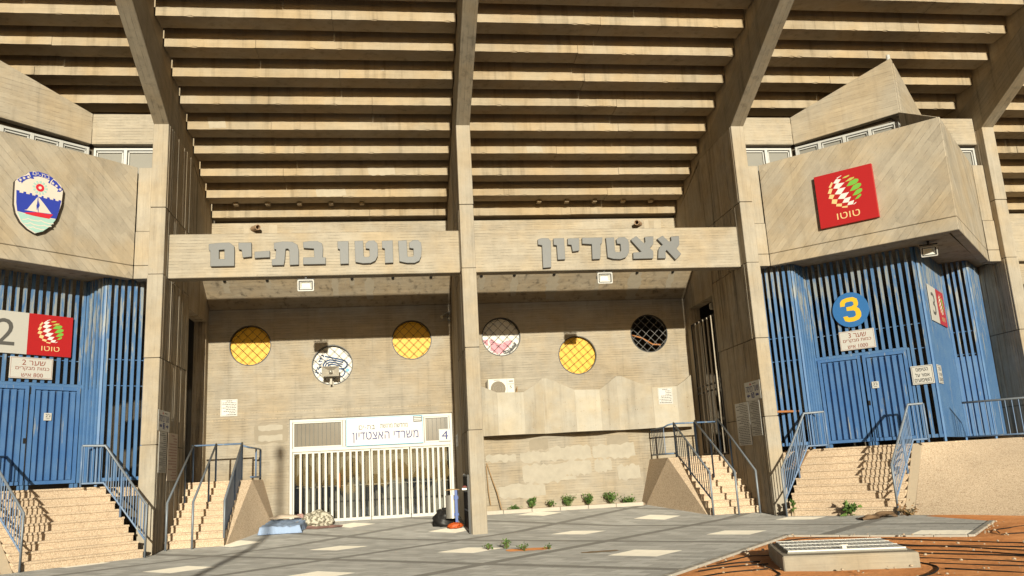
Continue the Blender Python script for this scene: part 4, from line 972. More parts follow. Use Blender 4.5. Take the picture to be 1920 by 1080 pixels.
# ------------------------------------------------------------------ lamps
def floodlight(c, n, up, lab, s=1.0):
    c = Vector(c); n = Vector(n).normalized(); up = Vector(up).normalized(); r = up.cross(n).normalized() if abs(up.dot(n)) < .9 else Vector((1, 0, 0)); r = up.cross(-n).normalized(); r = -r
    T = thing('floodlight', c, lab, 'floodlight', 'square floodlights under the concrete edges')
    w_, h_ = .40*s, .29*s
    fn = lambda a, b, d: c + r*a + up*b + n*d
    rr = lambda a, b, q: [(-a+q, -b), (a-q, -b), (a, -b+q), (a, b-q), (a-q, b), (-a+q, b), (-a, b-q), (-a, -b+q)]
    m = MB(); m.prism(rr(w_/2, h_/2, .02), fn, .0, .05, [rr(w_/2-.028, h_/2-.028, .012)]); m.build('rim', M['sign_white'], T, bevel=.004)
    m = MB(); m.prism(rr(w_/2-.028, h_/2-.028, .012), fn, .002, .036, [rr(w_/2-.055, h_/2-.05, .006)]); m.build('gasket', M['black'], T)
    a, b = w_/2-.055, h_/2-.05; a2, b2 = a*.62, b*.45
    Q = [fn(-a, -b, .034), fn(a, -b, .034), fn(a, b, .034), fn(-a, b, .034), fn(-a2, -b2*.5, -.05), fn(a2, -b2*.5, -.05), fn(a2, b2*1.3, -.05), fn(-a2, b2*1.3, -.05)]
    m = MB(); m.add(Q, [(0, 1, 5, 4), (1, 2, 6, 5), (2, 3, 7, 6), (3, 0, 4, 7), (4, 5, 6, 7)]); m.build('reflector', M['reflector'], T, recalc=False)
    for k in (-1, 0, 1):
        m = MB(); m.flat(arc(k*a2*.55, b2*.35, .012, 10), fn, -.046); m.build('lamp_chip', M['glow'], T, recalc=False)
    m = MB(); m.obox(fn(0, .0, -.10), r, up, n, w_*.72, h_*.7, .09); m.build('housing', M['black'], T, bevel=.02)
    m = MB(); m.obox(fn(-w_/2-.012, .02, -.01), r, up, n, .012, .08, .05); m.obox(fn(w_/2+.012, .02, -.01), r, up, n, .012, .08, .05); m.obox(fn(0, h_/2+.02, -.03), r, up, n, w_+.036, .012, .05)
    m.obox(fn(0, h_/2+.065, -.03), r, up, n, .05, .09, .03); m.build('bracket', M['black'], T)
    return T
floodlight((-4.04, .45, 6.17), (0, -1, -.12), (0, -.12, 1), 'square white-rimmed floodlight under the beam with the hyphenated lettering')
floodlight((3.58, .45, 6.19), (0, -1, -.12), (0, -.12, 1), 'square white-rimmed floodlight under the beam with the single-word lettering')
floodlight((11.33, -1.72, 6.2), (-.45, -.72, -.55), (-.28, -.47, .84), 'tilted floodlight under the prow soffit above the blue gate 3', .95)

# ------------------------------------------------------------------ emblems
def logo_on(parent, fn, s, d=.002):
    for key, nm, mat in (('w', 'white_check', 'logo_white'), ('c', 'cream_check', 'cream'), ('y', 'lime_leaf', 'logo_lime'), ('g', 'green_leaf', 'logo_green')):
        m = MB()
        for pl in LOGO[key]: m.flat([(a*s, b*s) for a, b in pl], fn, d)
        m.build(nm, M[mat], parent, recalc=False)
def toto_sign():
    c = Vector((9.51, -1.41, 7.744)); r = Vector((SQ, -SQ, 0)); n = Vector((-SQ, -SQ, 0)); up = Vector((0, 0, 1)); c = c - n*.05
    T = thing('emblem_sign', c, 'square red sign with a chequered ball, mounted on the right concrete prow', 'sign')
    m = MB(); m.obox(c, r, up, n, 1.43, 1.40, .10); P = m.build('panel', M['sign_red'], T, bevel=.006)
    m = MB(); m.obox(c - n*.09, r, up, n, 1.2, 1.2, .09); m.build('mounting_frame', M['black'], T)
    logo_on(P, lambda a, b, d: c + r*a + up*b + n*(.05+d), 1.41)
    lettering('טוטו', M['cream'], P, c + n*.05 + r*.01 - up*.475, r, up, .165, .56, .03, .003)
toto_sign()
def shield():
    c = Vector((-9.66, -1.56, 7.75)); r = Vector((SQ, SQ, 0)); n = Vector((SQ, -SQ, 0)); up = Vector((0, 0, 1))
    T = thing('city_shield', c, 'shield-shaped emblem with a red sailing boat on blue, on the left concrete prow', 'emblem')
    fn = lambda a, b, d: c + r*a + up*b + n*d
    m = MB(); m.prism(SHIELD['outline'], fn, -.105, 0); P = m.build('shield_body', M['sh_edge'], T)
    m = MB(); m.flat(SHIELD['outline'], fn, .002); F = m.build('shield_face', M['sh_white'], T, recalc=False)
    for nm, keys, mat, d in (('blue_field', ('inner_sky',), 'sh_blue', .004), ('sea', ('sea',), 'sh_sea', .005), ('sail', ('sail_l', 'sail_r'), 'sh_white', .007), ('hull', ('hull',), 'sh_red', .008), ('ribbon', ('rib', 'rib2', 'rib3'), 'sh_blue', .006)):
        m = MB()
        for k in keys: m.flat(SHIELD[k], fn, d)
        m.build(nm, M[mat], F, recalc=False)
    m = MB()
    for k in ('waves1', 'waves2', 'waves3'):
        P_ = SHIELD[k]; q = []
        for a, b in zip(P_, P_[1:]): q += [a, ((a[0]+b[0])/2, (a[1]+b[1])/2 - .012)]
        m.ribbon(q + [P_[-1]], .022, fn, .0065)
    m.build('wave', M['sh_white'], F, recalc=False)
    m = MB()
    for k in range(12):
        a = 2*math.pi*k/12; t = Vector((math.cos(a), math.sin(a))); nn = Vector((-t.y, t.x)); o = Vector((.095, .328))
        A, Bq = o + t*.10, o + t*.158; m.flat([tuple(A-nn*.019), tuple(Bq-nn*.023), tuple(Bq+nn*.023), tuple(A+nn*.019)], fn, .006)
    ring = MB(); ring.prism(arc(.095, .328, .112, 30), fn, .0062, .0064, [arc(.095, .328, .098, 30)])
    m.build('gear', M['sh_sea'], F, recalc=False)
    m = MB(); m.prism(arc(.095, .328, .088, 30), fn, .0066, .0072, [arc(.095, .328, .036, 20)]); m.build('red_ring', M['sh_red'], F)
    m = MB(); m.flat([(.055, -.19), (.045, -.09), (.075, .0), (.07, -.1), (.065, -.2)], fn, .009); m.flat([(.09, -.15), (.115, -.08), (.085, .03), (.085, -.06)], fn, .009); m.build('sail_mark', M['sh_blue'], F, recalc=False)
    for x, z in ((-.319, .409), (-.248, .467), (-.16, .510), (.357, .496), (.435, .453), (.521, .392)):
        m = MB(); m.flat([(x + (.038 if k % 2 == 0 else .019)*math.cos(k*math.pi/6+.3), z + (.038 if k % 2 == 0 else .019)*math.sin(k*math.pi/6+.3)) for k in range(12)], fn, .009); m.build('star', M['sh_white'], F, recalc=False)
    lettering('בת-ים', M['sh_white'], F, fn(.10, .622, 0), r + up*-.05, up, .08, .36, .012, .010)
shield()

# ------------------------------------------------------------------ signs
def sign(name, lab, cat, c, r, w_, h_, texts, bg='sign_white', border=None, group=None, th=.015, up=(0, 0, 1), cells=()):
    c = Vector(c); r = Vector(r).normalized(); up = Vector(up).normalized(); n = r.cross(up)
    T = thing(name, c, lab, cat, group)
    m = MB(); m.obox(c, r, up, n, w_, h_, th); P = m.build('plate', M[bg], T, bevel=.002)
    fn = lambda a, b, d: c + r*a + up*b + n*(th/2+d)
    if border:
        e, q, mat = border; m = MB(); a, b = w_/2-e, h_/2-e
        m.prism([(-a, -b), (a, -b), (a, b), (-a, b)], fn, .0005, .0018, [[(-a+q, -b+q), (a-q, -b+q), (a-q, b-q), (-a+q, b-q)]]); m.build('border', M[mat], T)
    for (poly, mat, d) in cells:
        m = MB(); m.flat(poly, fn, d); m.build('colour_field', M[mat], T, recalc=False)
    for (s, x, z, h, wd, mat, bold) in texts:
        lettering(s, M[mat], T, fn(x, z, 0), r, up, h, wd, bold, .004)
    return T, fn
g3r = (SQ, -SQ, 0); g3n = Vector((-SQ, -SQ, 0)); g2r = (SQ, SQ, 0); g2n = Vector((SQ, -SQ, 0))
def on3(x, z, out=.085): return Vector((x, 9.95 - x, z)) + g3n*out
def on2(x, z, out=.055): return Vector((x, -9.95 - x, z))*1 + g2n*out
def on2(x, z, out=.085): return Vector((x, 9.95 + x, z)) + g2n*out
def onR(x, z, out=.055): return Vector((x, x - 12.55, z)) + g2n*out      # right face of the gate 3 prow
def num3():
    c = on3(10.02, 5.06); r = Vector(g3r); up = Vector((0, 0, 1))
    T = thing('number_disc', c, 'round blue disc with a yellow figure 3, hung on the slats of gate 3', 'sign')
    fn = lambda a, b, d: c + r*a + up*b + g3n*d
    m = MB(); m.prism(arc(0, 0, .46, 48), fn, -.01, .01); m.build('disc', M['sign_blue'], T, bevel=.003)
    q = lambda l: [((a-170)/165*.46, -(b-198)/160*.46) for a, b in l]
    th = [(80,160),(84,120),(105,97),(150,85),(205,85),(240,105),(247,140),(243,165),(228,180),(250,200),(262,235),(258,270),(235,295),(190,308),(140,308),(108,295),(95,255),(135,252),(145,268),(190,268),(212,255),(212,220),(195,207),(135,205),(135,170),(185,168),(205,155),(203,130),(185,122),(140,125),(128,135),(122,160)]
    m = MB(); m.flat(q(th), fn, .013); m.build('numeral', M['sign_yellow'], T, recalc=False)
num3()
br = (.018, .006, 'ink_red')
sign('capacity_sign', 'white capacity sign reading gate 3 and 1000 people, below the round blue disc', 'sign', on3(10.06, 4.26), g3r, .88, .50,
     [('שער 3', .02, .13, .13, .44, 'ink_red', .01), ('כמות מבקרים', .0, -.02, .10, .70, 'ink_red', 0), ('1000 איש', .0, -.16, .10, .50, 'ink_red', 0)], border=br, group='capacity signs')
sign('capacity_sign', 'white capacity sign reading gate 2 and 800 people, below the red and grey board', 'sign', on2(-10.09, 4.24), g2r, .92, .48,
     [('שער 2', .04, .125, .12, .50, 'ink_red', .01), ('כמות מבקרים', .02, -.02, .095, .72, 'ink_red', 0), ('800 איש', .02, -.155, .09, .46, 'ink_red', 0)], border=br, group='capacity signs')
bk = (.022, .007, 'ink_black')
sign('slope_sign', 'white notice forbidding climbing on the slopes, left of the corner of gate 3', 'sign', on3(11.06, 3.19), g3r, .50, .46,
     [('הטיפוס', .0, .13, .085, .28, 'ink_black', .005), ('אסור על', .0, .0, .095, .32, 'ink_black', .005), ('השיפועים', .0, -.13, .085, .38, 'ink_black', .005)], border=bk, group='slope notices')
sign('slope_sign', 'white notice about the slopes seen edge-on, right of the corner of gate 3', 'sign', onR(11.46, 3.19), g2r, .50, .46,
     [('הטיפוס', .0, .13, .085, .28, 'ink_black', .005), ('אסור על', .0, .0, .095, .32, 'ink_black', .005), ('השיפועים', .0, -.13, .085, .38, 'ink_black', .005)], border=bk, group='slope notices')
sign('door_plate', 'small white plate with 3 on the right door leaf of gate 3', 'plate', on3(10.26, 3.06, .078), g3r, .165, .17, [("ג'3", .0, .025, .075, .10, 'ink_black', .01), ('יציאה', 0, -.045, .02, .08, 'ink_black', 0)], group='door plates')
sign('door_plate', 'small white plate with 2 on the door leaf of gate 2', 'plate', on2(-9.79, 3.16, .078), g2r, .165, .17, [("ג'2", .0, .025, .075, .10, 'ink_black', .01), ('יציאה', 0, -.045, .02, .08, 'ink_black', 0)], group='door plates')
def number_board(lab, c, r, num, logo_right):
    w_, h_ = 1.92, .95
    T, fn = sign('gate_board', lab, 'sign', c, r, w_, h_, [], bg='sign_grey', group='numbered gate boards')
    m = MB(); x0 = w_/2 - .98
    m.flat([(x0, -h_/2+.001), (w_/2-.001, -h_/2+.001), (w_/2-.001, h_/2-.001), (x0, h_/2-.001)], fn, .002); P = m.build('red_half', M['sign_red'], T, recalc=False)
    cx = x0 + .49
    for key, nm, mat in (('w', 'white_check', 'logo_white'), ('c', 'cream_check', 'cream'), ('y', 'lime_leaf', 'logo_lime'), ('g', 'green_leaf', 'logo_green')):
        q = MB()
        for pl in LOGO[key]: q.flat([(cx + a*.97, b*.92) for a, b in pl], fn, .004)
        q.build(nm, M[mat], P, recalc=False)
    lettering('טוטו', M['cream'], P, fn(cx + .02, -.31, 0), Vector(r), (0, 0, 1), .11, .40, .03, .006)
    lettering(num, M['ink_grey'], T, fn(-w_/2 + .47, .0, 0), Vector(r), (0, 0, 1), .60, .40, .012, .004)
number_board('grey and red board with a figure 2 and chequered ball on gate 2', on2(-10.17, 5.02), g2r, '2', True)
number_board('grey and red board with a figure 3, seen edge-on on gate 3', onR(12.25, 5.05), g2r, '3', True)

def notice(lab, c, r, w_, h_, rows, bg='sign_white', group=None, name='notice_board', ink='ink_grey', border=None, seed=1):
    """printed sheet too small to read: rows of ink strokes"""
    c = Vector(c); r = Vector(r).normalized(); up = Vector((0, 0, 1)); n = r.cross(up); rn = random.Random(seed)
    T = thing(name, c, lab, 'notice', group)
    m = MB(); m.obox(c, r, up, n, w_, h_, .008); m.build('sheet', M[bg], T)
    fn = lambda a, b, d: c + r*a + up*b + n*(.004+d)
    m = MB()
    for i in range(rows):
        z = h_/2 - h_*(i+.9)/(rows+.8); x1 = w_*.42 - (w_*.03 if i % 2 else 0); x0 = x1 - w_*.84*rn.choice((.45, .7, .9, 1, 1)) if i else w_*.15; x = x1 if i else w_*.18
        x0 = max(x0, -w_*.42) if i else -w_*.18
        while x > x0:
            l = rn.uniform(.03, .09)*w_*1.6; a = max(x0, x-l)
            m.flat([(a, z-h_*.2/rows), (x, z-h_*.2/rows), (x, z+h_*.2/rows), (a, z+h_*.2/rows)], fn, .0015); x = a - w_*.025
    m.build('print_lines', M[ink], T, recalc=False)
    if border:
        b = MB(); e, q = border; A, Bq = w_/2-e, h_/2-e; b.prism([(-A, -Bq), (A, -Bq), (A, Bq), (-A, Bq)], fn, .0004, .001, [[(-A+q, -Bq+q), (A-q, -Bq+q), (A-q, Bq-q), (-A+q, Bq-q)]]); b.build('border', M[ink], T)
    return T
notice('framed white notice on the bare wall, above the left side staircase', (-6.71, 4.99, 3.63), (1, 0, 0), .47, .48, 9, group='framed rule notices', border=(.02, .006), seed=3)
notice('framed white notice on the pale wavy balcony front, right of its centre', (6.19, 4.34, 3.39), (1, 0, 0), .44, .48, 9, group='framed rule notices', border=(.02, .006), seed=4)
# sheets pasted on the pillar sides
notice('long white printed sheet on the right pillar, nearer the staircase', (7.308, 1.35, 2.31), (0, -1, 0), .88, 1.12, 24, group='pasted sheets', name='printed_sheet', seed=5)
notice('long grey printed sheet on the right pillar, nearer the front edge', (7.305, .53, 2.42), (0, -1, 0), .64, .92, 20, bg='sign_grey', group='pasted sheets', name='printed_sheet', seed=6)
notice('narrow grey printed sheet on the left pillar, nearer the front edge', (-7.305, .47, 2.26), (0, 1, 0), .64, .94, 20, bg='sign_grey', group='pasted sheets', name='printed_sheet', seed=7)
T = notice('faded brown sheet on the left pillar beside the plain handrail', (-7.304, 1.34, 2.17), (0, 1, 0), .88, 1.13, 16, bg='pillow', group='pasted sheets', name='printed_sheet', ink='pinkcloth', seed=8)
def entry_sign(lab, c, r, num, flip):
    T, fn = sign('entry_sign', lab, 'sign', c, r, .96, .48, [('שער כניסה', 0, .05, .15, .80, 'ink_navy', .012)], bg='sign_white', group='entrance direction signs', th=.008)
    m = MB(); m.prism([(-.09, -.19), (.09, -.19), (.09, -.05), (-.09, -.05)], fn, .001, .002); m.build('number_box', M['ink_navy'], T)
    lettering(num, M['sign_white'], T, fn(0, -.12, 0), Vector(r), (0, 0, 1), .11, .10, .02, .005)
    s = -1 if flip else 1
    m = MB(); m.flat([(s*-.38, -.12), (s*-.28, -.06), (s*-.28, -.10), (s*-.17, -.10), (s*-.17, -.14), (s*-.28, -.14), (s*-.28, -.18)], fn, .002); m.flat([(s*.17, -.15), (s*.36, -.15), (s*.36, -.09), (s*.17, -.09)], fn, .002); m.build('arrow', M['ink_navy'], T, recalc=False)
    m = MB(); m.flat([(-.18, .15), (-.02, .15), (-.10, .22)], fn, .002); m.build('red_mark', M['sign_red'], T, recalc=False)
    m = MB(); m.flat([(.03, .17), (.25, .17), (.25, .19), (.03, .19)], fn, .002); m.build('print_lines', M['ink_grey'], T, recalc=False)
entry_sign('white entrance direction sign with a boxed 3 on the right pillar', (7.306, .53, 3.12), (0, -1, 0), '3', False)
entry_sign('white entrance direction sign with a boxed 2 on the left pillar', (-7.306, .50, 2.98), (0, 1, 0), '2', True)

# ------------------------------------------------------------------ office gate 4
def office_gate():
    T = thing('office_gate', (-2.6, 5, .24), 'white steel gate front with close vertical bars and glass behind', 'gate')
    y = 4.985; x0, x1 = -4.99, -.26; zb = .26; zt = 3.205; zm = 2.32
    f = MB()
    for x in (x0+.04, x1-.04): f.box(x-.04, x+.04, y, y+.1, zb-.03, zt)
    f.box(x0+.08, x1-.08, y+.002, y+.1, zt-.08, zt); f.box(x0+.08, x1-.08, y+.002, y+.1, zm-.05, zm+.05)
    f.box(-3.47, -3.40, y+.003, y+.1, zm+.05, zt-.08); f.box(-1.16, -1.10, y+.003, y+.1, zm+.05, zt-.08)
    f.build('frame', M['white_paint'], T, bevel=.006)
    for (a, b) in ((-4.91, -3.47), (-3.40, -1.16), (-1.10, -.34)):
        w_ = MB(); w_.box(a+.01, b-.01, y+.02, y+.07, zm+.05, zm+.10); w_.box(a+.01, b-.01, y+.02, y+.07, zt-.12, zt-.08); w_.box(a+.01, a+.05, y+.02, y+.07, zm+.1, zt-.12); w_.box(b-.05, b-.01, y+.02, y+.07, zm+.1, zt-.12)
        o = w_.build('transom_light', M['white_paint'], T, bevel=.004)
        m = MB(); n = max(3, int((b-a)/.115))
        for i in range(1, n): m.cyl((a+(b-a)*i/n, y+.04, zm+.1), (a+(b-a)*i/n, y+.04, zt-.12), .006, 6)
        m.build('guard_bars', M['guard'], o)
        g = MB(); g.box(a+.03, b-.03, y+.075, y+.08, zm+.08, zt-.1); g.build('pane', M['pane'], o)
    for (a, b, nb) in ((-4.90, -2.68, 11), (-2.66, -1.545, 5), (-1.525, -.345, 6)):
        l = MB(); zl = zm-.06; q = .05
        l.box(a, b, y, y+.05, zl-q, zl); l.box(a, b, y, y+.05, zb, zb+.09)
        l.box(a, a+.045, y+.001, y+.05, zb+.09, zl-q); l.box(b-.045, b, y+.001, y+.05, zb+.09, zl-q)
        o = l.build('door_leaf', M['white_paint'], T, bevel=.006)
        for i in range(nb):
            xx = a+.045 + (b-a-.09)*(i+1)/(nb+1)
            m = MB(); m.box(xx-.036, xx+.036, y-.008, y+.03, zb+.03, zl-.012); m.build('bar', M['white_paint'], o, bevel=.012)
        if nb == 11: 
            m = MB(); m.box(-3.58, -3.55, y-.03, y-.01, 1.2, 1.62); m.build('pull_handle', M['rust_tube'], o)
        g = MB(); g.box(a+.03, b-.03, y+.12, y+.126, zb+.05, zl-.02); g.build('glass', M['clear'], T)
    # interior seen through the glass
    return T
office_gate()
def interior():
    T = thing('office_lobby', (-2.6, 7.5, .25), 'dim office lobby with hanging pale curtains behind the white barred gate', 'room')
    m = MB(); m.box(-5.2, -.1, 8.4, 8.5, .2, 3.4); m.build('lobby_wall', M['lobby'], T)
    m = MB(); m.box(-5.2, -.1, 5.3, 8.4, .16, .235); m.build('lobby_floor', M['lobby'], T)
    m = MB(); m.box(-5.25, -5.12, 5.25, 8.4, .2, 3.4); m.box(-.16, -.1, 5.25, 8.4, .2, 3.4); m.box(-5.2, -.1, 5.25, 8.4, 3.4, 3.5); m.build('lobby_side', M['inner'], T)
    rn = random.Random(5)
    def curtain(x0, x1, z0, z1, y, mat):
        n = 26; vs = []; fs = []; ph = rn.uniform(0, 6)
        for i in range(n+1):
            for j in range(9):
                t = i/n; s = j/8; x = x0 + (x1-x0)*t; hang = z1 - (z1 - z0 - .35*math.sin(math.pi*t)*1.0)*s
                vs.append((x, y + .05*math.sin(t*34+ph) + .03*math.sin(t*13+s*3), hang - .12*math.sin(math.pi*t)*0))
        for i in range(n):
            for j in range(8): a = i*9+j; fs.append((a, a+9, a+10, a+1))
        MB().add(vs, fs).build('curtain', M[mat], T, smooth=True, recalc=False)
    x = -4.85
    for wd, z0 in ((.65, 1.55), (.55, 1.25), (.7, 1.7), (.6, 1.2), (.7, 1.6), (.6, 1.35), (.75, 1.5)):
        curtain(x, x+wd, z0, 2.32, 5.55, 'curtain'); x += wd+.03
    m = MB(); m.cyl((-4.9, 5.6, 1.25), (-.4, 5.6, 1.25), .02); m.build('push_rail', M['steel'], T)
    m = MB(); m.box(-.85, -.48, 5.25, 5.4, .24, .75); m.build('white_crate', M['sign_white'], T, bevel=.01)
interior()
T, fn = sign('office_banner', 'long white banner with blue Hebrew words over the white barred gate', 'sign', (-2.25, 4.93, 2.77), (1, 0, 0), 2.24, .82,
     [('משרדי האצטדיון', .02, -.17, .30, 1.92, 'ink_navy', .028), ('בת-ים', -.52, .12, .12, .46, 'ink_black', .045), ('מחדשת מרגשת', .27, .14, .115, .80, 'ink_black', .03)], bg='sign_white', border=(.0, .022, 'ink_sky'), th=.02)
m = MB(); m.flat(arc(-.55, .19, .20, 26), fn, .0012); m.build('pale_sun', M['logo_white'], T, recalc=False)
m = MB()
for k in range(3): m.flat([(-.70+k*.03, .03-k*.018), (-.38-k*.03, .03-k*.018), (-.38-k*.03, .036-k*.018), (-.70+k*.03, .036-k*.018)], fn, .002)
m.build('thin_rule', M['sign_grey'], T, recalc=False)
m = MB(); m.flat([(.84, .22), (1.09, .22), (1.09, .39), (.84, .39)], fn, .002); P = m.build('corner_box', M['ink_black'], T, recalc=False)
m = MB()
for z in (.25, .295, .345): m.flat([(.855, z), (1.075, z), (1.075, z+.03), (.855, z+.03)], fn, .003)
m.build('corner_text', M['sign_white'], T, recalc=False)
sign('number_plate', 'square white plate with a navy 4, at the top right of the white barred gate', 'sign', (-.49, 4.945, 2.56), (1, 0, 0), .36, .36, [('4', 0, 0, .25, .19, 'ink_navy', .015)], border=(.012, .004, 'ink_grey'))
sign('shelter_sign', 'small grey sign with dark Hebrew words on the shaded wall right of the white gate', 'sign', (-.176, 4.3, 2.36), (0, -1, 0), .9, .34, [('ממ"ן חרום', 0, .07, .10, .62, 'ink_black', .01), ("חדר מפלט", 0, -.09, .09, .62, 'ink_black', .01)], bg='sign_grey', th=.01)

# ------------------------------------------------------------------ things fixed to the walls
def ac_unit():
    T = thing('air_conditioner', (1.24, 4.8, 3.66), 'cream outdoor air-conditioning unit standing behind the wavy balcony front', 'air conditioner')
    m = MB(); m.box(.84, 1.64, 4.66, 4.95, 3.60, 4.14); m.build('casing', M['ac_white'], T, bevel=.015)
    f = MB(); f.prism(arc(1.14, 3.84, .225, 30), XZ, 4.645, 4.659); g = f.build('fan_grille', M['ac_fan'], T)
    r = MB()
    for k in range(-5, 6):
        h = math.sqrt(max(0, .215**2-(k*.04)**2)); r.box(1.14+k*.04-.004, 1.14+k*.04+.004, 4.636, 4.644, 3.84-h, 3.84+h)
    for rad in (.08, .15): r.prism(arc(1.14, 3.84, rad, 24), XZ, 4.636, 4.645, [arc(1.14, 3.84, rad-.01, 24)])
    r.build('grille_wires', M['ac_fan2'], g)
    s = MB(); s.box(1.41, 1.416, 4.654, 4.66, 3.62, 4.12); s.build('seam', M['ac_fan'], T)
    lettering('5', M['ink_black'], T, (1.52, 4.66, 3.88), (1, 0, 0), (0, 0, 1), .085, .06, .02, .004)
    b = MB(); b.box(1.44, 1.62, 4.655, 4.66, 3.965, 3.978); b.box(1.47, 1.6, 4.655, 4.66, 4.04, 4.07); b.box(1.02, 1.2, 4.655, 4.66, 4.09, 4.105); b.build('label_print', M['ink_grey'], T)
    p = MB(); p.tube([(1.66, 4.8, 3.7), (1.72, 4.8, 3.75), (1.74, 4.85, 3.9)], .018, 8); p.build('pipe', M['wood'], T)
    e = MB(); e.box(.80, .835, 4.70, 4.93, 3.62, 4.08); e.build('side_grille', M['ac_fan'], T)
ac_unit()
def loudspeaker():
    T = thing('horn_loudspeaker', (-3.78, 4.6, 4.4), 'square pale horn loudspeaker mounted in front of the white round poster', 'loudspeaker')
    c = Vector((-3.78, 4.52, 4.53)); a, b = .235, .135
    Q = [c+Vector((-a, 0, -b)), c+Vector((a, 0, -b)), c+Vector((a, 0, b)), c+Vector((-a, 0, b)), c+Vector((-.07, .20, -.05)), c+Vector((.07, .20, -.05)), c+Vector((.07, .20, .05)), c+Vector((-.07, .20, .05))]
    m = MB(); m.add(Q, [(0, 1, 5, 4), (1, 2, 6, 5), (2, 3, 7, 6), (3, 0, 4, 7), (4, 5, 6, 7)]); m.build('horn_mouth', M['speaker_grey'], T, recalc=False)
    m = MB(); m.prism([(-a-.012, -b-.012), (a+.012, -b-.012), (a+.012, b+.012), (-a-.012, b+.012)], lambda x, z, d: c+Vector((x, d, z)), -.012, .03, [[(-a, -b), (a, -b), (a, b), (-a, b)]]); m.build('rim', M['speaker_grey'], T, bevel=.004)
    m = MB(); m.box(c.x-.15, c.x+.15, c.y+.205, c.y+.34, c.z-.10, c.z+.10); m.build('driver', M['speaker_grey'], T, bevel=.02)
    import mathutils
    bm = bmesh.new(); bmesh.ops.create_uvsphere(bm, u_segments=14, v_segments=8, radius=.06, matrix=Matrix.Translation(c+Vector((0, .06, 0)))); me = MB(); me.add([v.co for v in bm.verts], [tuple(v.index for v in f.verts) for f in bm.faces]); bm.free()
    me.build('centre_plug', M['steel'], T, smooth=True)
    m = MB(); m.box(c.x-.03, c.x+.03, c.y+.20, 5.0, c.z-.36, c.z-.31); m.box(c.x-.03, c.x+.03, c.y+.22, c.y+.27, c.z-.33, c.z-.08); m.box(c.x-.055, c.x+.055, 4.96, 4.985, c.z-.40, c.z-.24); m.build('bracket', M['speaker_grey'], T)
loudspeaker()
def cctv():
    T = thing('security_camera', (-.3, 4.9, 6.1), 'small grey bullet security camera in the shaded corner above the right yellow roundel', 'security camera')
    m = MB(); m.cyl((-.25, 4.8, 6.22), (-.48, 4.62, 6.06), .05, 12); m.build('barrel', M['steel'], T)
    m = MB(); m.obox((-.36, 4.7, 6.185), Vector((-.23, -.18, -.16)).normalized(), Vector((.6, -.77, 0)), Vector((0, 0, 1)), .34, .13, .012); m.build('sunshade', M['alu'], T)
    m = MB(); m.tube([(-.34, 4.73, 6.12), (-.28, 4.83, 6.0), (-.19, 4.93, 6.0)], .02, 8); m.build('bracket', M['steel'], T)
cctv()
def dome_light():
    T = thing('bulkhead_lamp', (7.32, 3.0, 5.9), 'small pale bulkhead lamp at the top of the barred side doorway', 'lamp')
    m = MB(); m.box(7.40, 7.60, 3.0, 3.16, 5.78, 5.98); m.build('casing', M['speaker_grey'], T, bevel=.03)
    m = MB(); m.cyl((7.5, 3.08, 5.98), (7.5, 3.08, 6.1), .03, 8); m.build('stem', M['steel'], T)
dome_light()
# ------------------------------------------------------------------ things on the ground
from mathutils import noise as mnoise
def soft_mesh(nx, ny, fn, closed=False):
    vs = [fn(i/nx, j/ny) for j in range(ny+1) for i in range(nx+1)]; fs = []
    for j in range(ny):
        for i in range(nx): a = j*(nx+1)+i; fs.append((a, a+1, a+nx+2, a+nx+1))
    return MB().add(vs, fs)
def blob(c, rx, ry, rz, amp, seed, seg=28, ring=16, flat=0.0, freq=2.0):
    c = Vector(c); vs = []; fs = []
    for j in range(ring+1):
        th = math.pi*j/ring
        for i in range(seg):
            ph = 2*math.pi*i/seg; d = Vector((math.sin(th)*math.cos(ph), math.sin(th)*math.sin(ph), math.cos(th)))
            k = 1 + amp*mnoise.noise(d*freq + Vector((seed, seed*2.3, 0))) + amp*.5*mnoise.noise(d*freq*2.6 + Vector((seed, 0, seed)))
            z = d.z*rz*k
            if z < -flat: z = -flat
            vs.append(c + Vector((d.x*rx*k, d.y*ry*k, z)))
    for j in range(ring):
        for i in range(seg): i2 = (i+1) % seg; fs.append((j*seg+i, j*seg+i2, (j+1)*seg+i2, (j+1)*seg+i))
    return MB().add(vs, fs)
